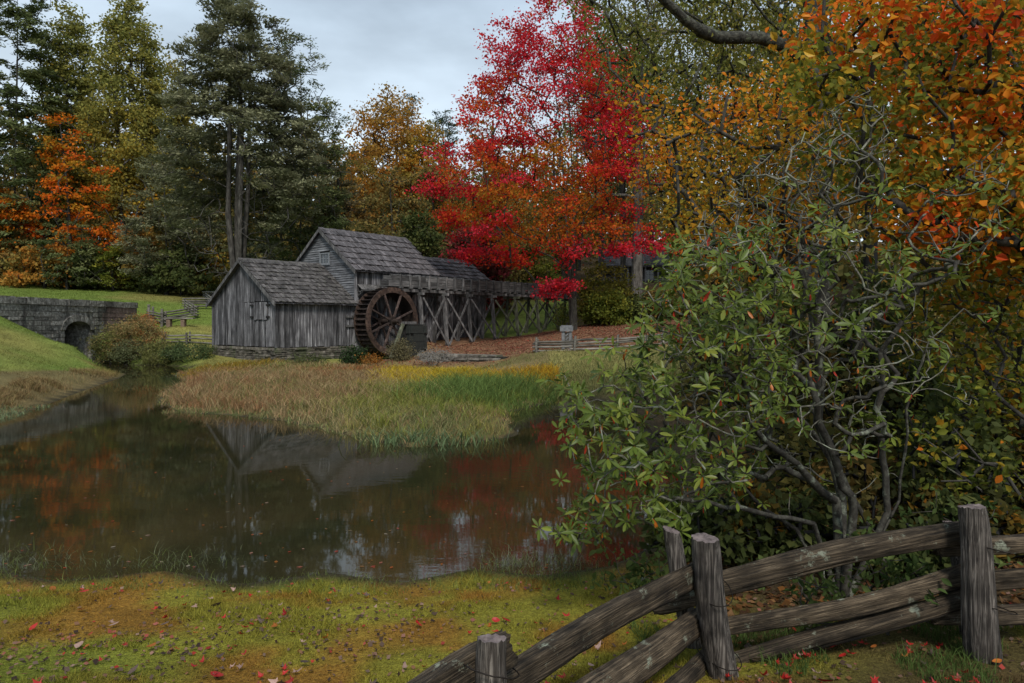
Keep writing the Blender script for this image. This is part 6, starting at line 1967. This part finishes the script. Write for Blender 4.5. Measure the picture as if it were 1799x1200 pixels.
# right-hand slope: tan grass near the water, fallen leaves above
n = 42000
yy = rgs.uniform(24, 42, n); xx = rgs.uniform(-8, 9, n)
zz_, ss_ = zg(xx, yy, True)
s_, o_ = (xx - C0[0]) * Lx + (yy - C0[1]) * Ly, (xx - C0[0]) * Gx + (yy - C0[1]) * Gy
k = (ss_ > .05) & (o_ > 3.2) & ((xx > 1.2) | (yy > 33.0)) & (rgs.random(n) < 1.15 - sstep(33, 38, yy))
xx, yy, zz_, ss_ = xx[k], yy[k], zz_[k], ss_[k]
c = palette([(0.24, 0.17, 0.085), (0.20, 0.19, 0.075), (0.15, 0.175, 0.055), (0.27, 0.20, 0.10)], rgs.random(len(xx)) * .6 + .4 * vnoise(xx, yy, .4, 81, 2)) * rgs.uniform(.7, 1.3, (len(xx), 1))
blades('slope_grass', xx, yy, zz_ - .02, rgs.uniform(.08, .26, len(xx)) * (1.3 - .8 * sstep(28, 36, yy)), .022, c, 507, .9)
def scatter_leaves(name, x, y, L, col, seed, lift=.012):
    r_ = np.random.default_rng(seed); n = len(x)
    nrm = unit(r_.normal(size=(n, 3)) * .35 + np.array([0, 0, 1])); a = ortho(nrm, r_)
    V, Fq = leaf_quads(np.c_[x, y, zg(x, y) + lift], a, nrm, L, L * .8)
    return tag(obj(name, npmesh(name, V, Fq, np.repeat(col, 4, 0), M['leaf'])), kind='stuff')
n = 30000
yy = 34.5 + rgs.random(n) ** .8 * 22; xx = rgs.uniform(-9, 13, n)
o_ = (xx - C0[0]) * Gx + (yy - C0[1]) * Gy
k = (o_ > 1.8) & (rgs.random(n) < sstep(33.5, 39, yy + rgs.normal(0, 1.2, n)))
xx, yy = xx[k], yy[k]
c = palette([(0.13, 0.06, 0.04), (0.23, 0.095, 0.065), (0.30, 0.13, 0.08), (0.36, 0.24, 0.15), (0.36, 0.04, 0.03)], rgs.random(len(xx)) ** 1.2) * rgs.uniform(.7, 1.2, (len(xx), 1))
scatter_leaves('leaf_litter', xx, yy, rgs.uniform(.07, .15, len(xx)), c, 508, .02)
n = 9000
yy = rgs.uniform(5.5, 13, n); xx = rgs.uniform(1.6, 8.5, n)
k = pond_dist(xx, yy) > .3; xx, yy = xx[k], yy[k]
c = palette([(0.06, 0.035, 0.02), (0.14, 0.065, 0.03), (0.25, 0.11, 0.03), (0.3, 0.17, 0.08)], rgs.random(len(xx))) * rgs.uniform(.7, 1.2, (len(xx), 1))
scatter_leaves('undergrowth_litter', xx, yy, rgs.uniform(.05, .1, len(xx)), c, 509, .015)
n = 8500
yy = 3.0 + rgs.random(n) ** 1.1 * 4.2; xx = rgs.uniform(-.75, .75, n) * yy
k = (pond_dist(xx, yy) > .05) & (rgs.random(n) < .25 + sstep(.45, .65, vnoise(xx, yy, .9, 66, 2))); xx, yy = xx[k], yy[k]
c = palette([(0.05, 0.035, 0.03), (0.11, 0.07, 0.05), (0.20, 0.14, 0.11), (0.26, 0.12, 0.05), (0.33, 0.22, 0.17), (0.40, 0.04, 0.03)], rgs.random(len(xx)) ** 1.2) * rgs.uniform(.7, 1.2, (len(xx), 1))
scatter_leaves('lawn_litter', xx, yy, rgs.uniform(.012, .048, len(xx)), c, 512, .018)
# ---- the marsh in the middle of the pond
MARSH = np.array([(-17.4, 38.2), (-17.2, 36.0), (-14.6, 31.5), (-13.2, 27.0), (-11.2, 22.9), (-9.7, 20.7), (-8.0, 20.1), (-6.0, 18.9), (-4.7, 17.6), (-3.3, 16.0), (-2.1, 14.9), (-.86, 15.4), (0, 16.4), (-.2, 18.2), (-.15, 20.5), (.35, 21.5), (1.2, 23), (1.55, 26), (1.8, 27.4), (-1, 31), (-3.5, 35.0), (-7, 37.0), (-10.5, 38.6), (-14, 40.5)])
n = 170000
yy = rgs.uniform(14.7, 41, n); xx = rgs.uniform(-18, 2, n)
k = inpoly(xx, yy, MARSH) | ((pond_dist(xx, yy) > -.7 + 1.1 * vnoise(xx, yy, 1.6, 95, 2)) & (yy < 31) & (xx < 1.9) & (xx > -14.5)); xx, yy = xx[k], yy[k]
k = rgs.random(len(xx)) < np.clip(26 / yy, .35, 1) ** 1.2; xx, yy = xx[k], yy[k]
uu = 900 + F * xx / yy; vv = HZ - F * WZ / yy
nz1 = vnoise(xx, yy, .35, 91, 3); nz2 = vnoise(xx, yy, 1.1, 92, 2); nz3 = vnoise(xx, yy, 2.4, 93, 2)
pal_t = [(0.22, 0.12, 0.055), (0.31, 0.185, 0.09), (0.37, 0.25, 0.135), (0.24, 0.20, 0.085), (0.16, 0.165, 0.06)]
c = palette(pal_t, nz1 * .5 + nz3 * .5 + rgs.normal(0, .22, len(xx)))
h = rgs.uniform(.10, .42, len(xx)) * (.35 + .7 * nz2 + .6 * nz3)
def zone(col, w, hs=None):
    global c, h
    pick = rgs.random(len(xx)) < w
    col = np.array(col) * rgs.uniform(.75, 1.25, (len(xx), 1))
    c = np.where(pick[:, None], col, c)
    if hs is not None: h = np.where(pick, rgs.uniform(hs[0], hs[1], len(xx)), h)
pk_ = rgs.random(len(xx)) < .22
c = np.where(pk_[:, None], palette([(0.15, 0.19, 0.05), (0.24, 0.23, 0.07), (0.12, 0.16, 0.05)], rgs.random(len(xx))), c)
nj = (nz1 - .5) * 5 + (nz3 - .5) * 2.5
zone((0.24, 0.22, 0.105), sstep(21.5, 17.0, yy - nj) * .7, (.16, .42))                                   # pale olive front
zone((0.17, 0.20, 0.075), sstep(21.5, 18.0, yy - nj) * .4, (.15, .4))
zone((0.20, 0.21, 0.05), sstep(-6.5, -3.0, xx + nj * .5) * sstep(30, 25, yy + nj) * sstep(18.5, 20.5, yy) * .75, (.25, .5))   # yellow-green band
zone((0.125, 0.185, 0.05), sstep(-3.6, -.6, xx + nj * .5) * sstep(29.5, 25, yy + nj) * sstep(19.5, 21.5, yy) * .78, (.4, .9))     # tall fresh green at the right
zone((0.46, 0.33, 0.03), sstep(-6.6, -5.0, xx - (yy - 33) * -.05 + nj * .3) * sstep(25.6, 29.4, yy + nj * .5) * .85, (.3, .55))   # golden sedge at the back right
zone((0.36, 0.19, 0.02), sstep(-2.5, .2, xx) * sstep(27, 28.5, yy) * .6, (.3, .55))
zone((0.30, 0.13, 0.05), sstep(34, 36.5, yy + nj) * sstep(-10.5, -8.0, xx) * sstep(-5, -7, xx) * .7, (.2, .42))
zone((0.27, 0.18, 0.03), sstep(-12.5, -13.6, xx + nj * .2) * sstep(32, 34.5, yy) * .6, (.25, .5))
zone((0.17, 0.21, 0.11), sstep(-11.6, -13.2, xx + (yy - 27) * .38 + 1.2) * .75, (.2, .42))                # pale green tip at the left
sh = pond_dist(xx, yy)
h = h * (.4 + .6 * sstep(0, 1.2, sh)) * (1 - .35 * sstep(31, 35, yy)); sel_ = rgs.random(len(xx)) < .35 + .9 * sstep(.38, .55, nz3); xx, yy, h, c, sh = xx[sel_], yy[sel_], h[sel_], c[sel_], sh[sel_]
c = c * rgs.uniform(.75, 1.25, (len(xx), 1))
blades('marsh_grass', xx, yy, np.maximum(zg(xx, yy), WZ - .02) - .03, h, .007 + .0007 * yy, c * rgs.uniform(.75, 1.25, (len(xx), 1)), 510, .85)
# russet and straw-coloured clumps standing out of it
nt_ = 620
tx = rgs.uniform(-17, 1.4, nt_ * 2); ty = rgs.uniform(15.2, 37, nt_ * 2)
k = inpoly(tx, ty, MARSH) & (pond_dist(tx, ty) > .12) & (rgs.random(len(tx)) < np.clip(25 / ty, .5, 1)); tx, ty = tx[k], ty[k]
ci = np.repeat(np.arange(len(tx)), 34); n = len(ci)
rr_ = rgs.uniform(.08, .3, len(tx))
xx = tx[ci] + rgs.normal(0, 1, n) * rr_[ci]; yy = ty[ci] + rgs.normal(0, 1, n) * rr_[ci] * .7
tcol = palette([(0.30, 0.14, 0.065), (0.34, 0.23, 0.12), (0.40, 0.31, 0.16), (0.27, 0.26, 0.055), (0.14, 0.215, 0.04)], rgs.random(len(tx)) * .45 + .55 * sstep(-8, -1, tx))
c = tcol[ci] * rgs.uniform(.6, 1.3, (n, 1))
blades('marsh_tussocks', xx, yy, np.maximum(zg(xx, yy), WZ) - .03, rgs.uniform(.18, .52, n) * (.6 + .8 * rgs.random(len(tx)))[ci] * (1 - .35 * sstep(30, 35, yy)), .006 + .0005 * yy, c, 513, 1.0)
# dark green iris leaves at the front of the marsh
n = 340
xx = rgs.normal(-1.9, .62, n); yy = 15.2 + rgs.normal(0, .28, n)
c = np.array([0.12, 0.17, 0.08]) * rgs.uniform(.6, 1.5, (n, 1))
blades('iris_leaves', xx, yy, np.full(n, WZ - .02), rgs.uniform(.12, .45, n), .024, c, 511, 1.0)
# drifting leaves on the pond
n = 300
yy = 7.5 + rgs.random(n) ** 2.0 * 24; xx = rgs.uniform(-.72, .12, n) * yy
k = pond_dist(xx, yy) < -.15; xx, yy = xx[k], yy[k]; n = len(xx)
a = unit(np.c_[rgs.normal(size=(n, 2)), np.zeros(n)]); nn = np.tile(np.array([[0, 0, 1.0]]), (n, 1))
L = rgs.uniform(.03, .075, n)
V, Fq = leaf_quads(np.c_[xx, yy, np.full(n, WZ + .006) + rgs.uniform(0, .004, n)], a, nn, L, L * .6)
c = palette([(0.14, 0.13, 0.08), (0.26, 0.12, 0.04), (0.36, 0.12, 0.02), (0.36, 0.05, 0.03), (0.3, 0.27, 0.2)], rgs.random(n))
tag(obj('drifting_leaves', npmesh('drifting_leaves', V, Fq, np.repeat(c, 4, 0), M['leaf'])), kind='stuff')

# ------------------------------------------------------------------ fallen leaves one by one on the lawn
def star_leaf(seed):
    r_ = np.random.default_rng(seed)
    prof = [(0, .12), (35, .55), (60, .32), (90, .62), (115, .34), (150, .5), (180, 1.0)]
    pts = []
    for d, r in prof: pts.append((math.radians(d - 180), r * r_.uniform(.9, 1.1)))
    for d, r in reversed(prof[1:-1]): pts.append((math.radians(180 - d), r * r_.uniform(.9, 1.1)))
    cu = r_.uniform(.4, 1.3)
    V = [(0, 0, 0)]
    for a, r in pts:
        x, y = math.sin(a) * r * .5, math.cos(a) * r * .5
        V.append((x, y, cu * (x * x * 2.2 + y * y * .9) + r_.uniform(-.03, .05)))
    n = len(pts)
    return V, [(0, 1 + i, 1 + (i + 1) % n) for i in range(n)]
def oval_leaf(seed):
    r_ = np.random.default_rng(seed)
    V, Fc = rleaf(); cu = r_.uniform(.2, .7)
    return [(x * 2.0, y - .5, .4 * x * x * 6 + cu * (y - .5) ** 2 + z * .3) for x, y, z in V], Fc
LC = {'red': (solid_leaf('scarlet_fallen_leaf', (0.42, 0.022, 0.018), .35, .5, .2), 'scarlet fallen leaf lying on the foreground lawn', 'scarlet leaves fallen on the lawn'),
      'pink': (solid_leaf('pale_fallen_leaf', (0.42, 0.27, 0.22), .3, .6, .2), 'pale pinkish fallen leaf lying upside down on the lawn', 'pale upturned leaves fallen on the lawn'),
      'brown': (solid_leaf('brown_fallen_leaf', (0.10, 0.065, 0.05), .3, .6, .1), 'dull brown leaf lying on the foreground lawn', 'brown leaves fallen on the lawn'),
      'orange': (solid_leaf('orange_fallen_leaf', (0.42, 0.13, 0.02), .3, .6, .2), 'orange fallen leaf lying on the foreground lawn', 'orange leaves fallen on the lawn')}
lm = {}
for kx, (mt, lb, gpn) in LC.items():
    lm[kx] = [pymesh('fallen_leaf', *(star_leaf(s * 7 + len(kx)) if s else oval_leaf(s)), mt, False) for s in range(5)]
rl = np.random.default_rng(600)
clus = [(rl.uniform(-.66, .2), rl.uniform(3.6, 6.8)) for _ in range(26)]
for i in range(290):
    kx = rl.choice(['red', 'pink', 'brown', 'orange'], p=[.36, .2, .28, .16])
    if i < 130:
        cx0, cy0 = clus[rl.integers(len(clus))]; y = cy0 + rl.normal(0, .16); x = cx0 * y + rl.normal(0, .15)
    elif i < 190: y = 3.4 + 3.4 * rl.random(); x = rl.uniform(-.70, .26) * y
    elif i < 225: y = rl.uniform(3.9, 5.5); x = rl.uniform(.22, .70) * y
    else:
        cu_, cy_2 = [(1420, 4.7), (1490, 4.9), (1625, 4.75), (1700, 4.2), (1560, 4.1), (1380, 4.3)][i % 6]; y = cy_2 + rl.normal(0, .1); x = (cu_ - 900) / F * y + rl.normal(0, .12); kx = 'red' if rl.random() < .62 else kx
    if pond_dist(np.array([x]), np.array([y]))[0] < .1: continue
    mt, lb, gpn = LC[kx]
    o = obj('fallen_leaf', lm[kx][rl.integers(5)], None, (x, y, zg1(x, y) + rl.uniform(.018, .04)), (rl.normal(0, .35), rl.normal(0, .35), rl.uniform(0, 6.28)))
    s = rl.uniform(.05, .10); o.scale = (s, s, s)
    if x / y < .22:
        lb = lb.replace('lying on the foreground lawn', 'lying on the lawn').replace('lying upside down on the lawn', 'upside down on the lawn')
        lb = lb.replace('fallen leaf lying on', 'fallen leaf on').replace('brown leaf lying on', 'brown leaf on').replace('pale pinkish fallen', 'pale pinkish')
        lb += (' near the pond edge' if y > 6.0 else ' midway to the pond' if y > 4.8 else ' in front') + (', far left' if x / y < -.5 else ', left part' if x / y < -.26 else ', middle part' if x / y < 0 else ', beside the fence')
    tag(o, lb if x / y < .22 else (lb.replace('on the foreground lawn', 'in the grass under the fence').replace('on the lawn', 'in the grass under the fence').replace('fallen leaf lying', 'leaf').replace(' lying in', ' in').replace('lying upside down', 'upturned') + (' by the wired middle post' if x / y < .36 else ' between the tall posts' if x / y < .56 else ' beside the right-hand post')).replace('on the lawn', 'in the grass under the fence'), 'leaf', gpn if x / y < .22 else gpn.replace('on the lawn', 'under the fence'))
# stick, slab and log
sp_ = at(892, 1098, 4.9); zs = zg1(sp_[0], sp_[1])
stk = tag(empty('stick', (sp_[0], sp_[1], zs)), 'short dark stick poking up out of the lawn', 'stick')
put_rail(stk, (sp_[0] + .005, sp_[1], zs - .02), (sp_[0] - .035, sp_[1], zs + .14), .016, .018, 700, M['bark_dark'], False)
def boulder(name, label, u, v, y, sx, sy, sz, mat, seed, cat='rock'):
    r_ = np.random.default_rng(seed)
    c = at(u, v, y); z = zg1(c[0], c[1])
    V, Fc = [], []
    nu, nv_ = 16, 8
    for j in range(nv_ + 1):
        ph = -math.pi / 2 + math.pi * j / nv_
        for i in range(nu):
            th = 2 * math.pi * i / nu
            r = 1 + .7 * (vnoise(math.cos(th) * 2.2 + 9, math.sin(th) * 2.2 + ph * 1.5 + 9, 1, seed, 3) - .5)
            V.append((math.cos(th) * math.cos(ph) * sx * r, math.sin(th) * math.cos(ph) * sy * r, math.sin(ph) * sz * r))
    for j in range(nv_):
        for i in range(nu):
            a = j * nu + i; b = j * nu + (i + 1) % nu
            Fc.append((a, b, b + nu, a + nu))
    return tag(obj(name, pymesh(name, V, Fc, mat, True), None, (c[0], c[1], z)), label, cat)
boulder('flat_rock', 'flat brown rock half buried in grass below the lowest rail', 1530, 1190, 4.0, .22, .13, .06, stone_mat('brown_rock', (0.04, 0.03, 0.022), (0.10, 0.078, 0.058), (0.17, 0.14, 0.11), mossy=.2, scale=14), 3)
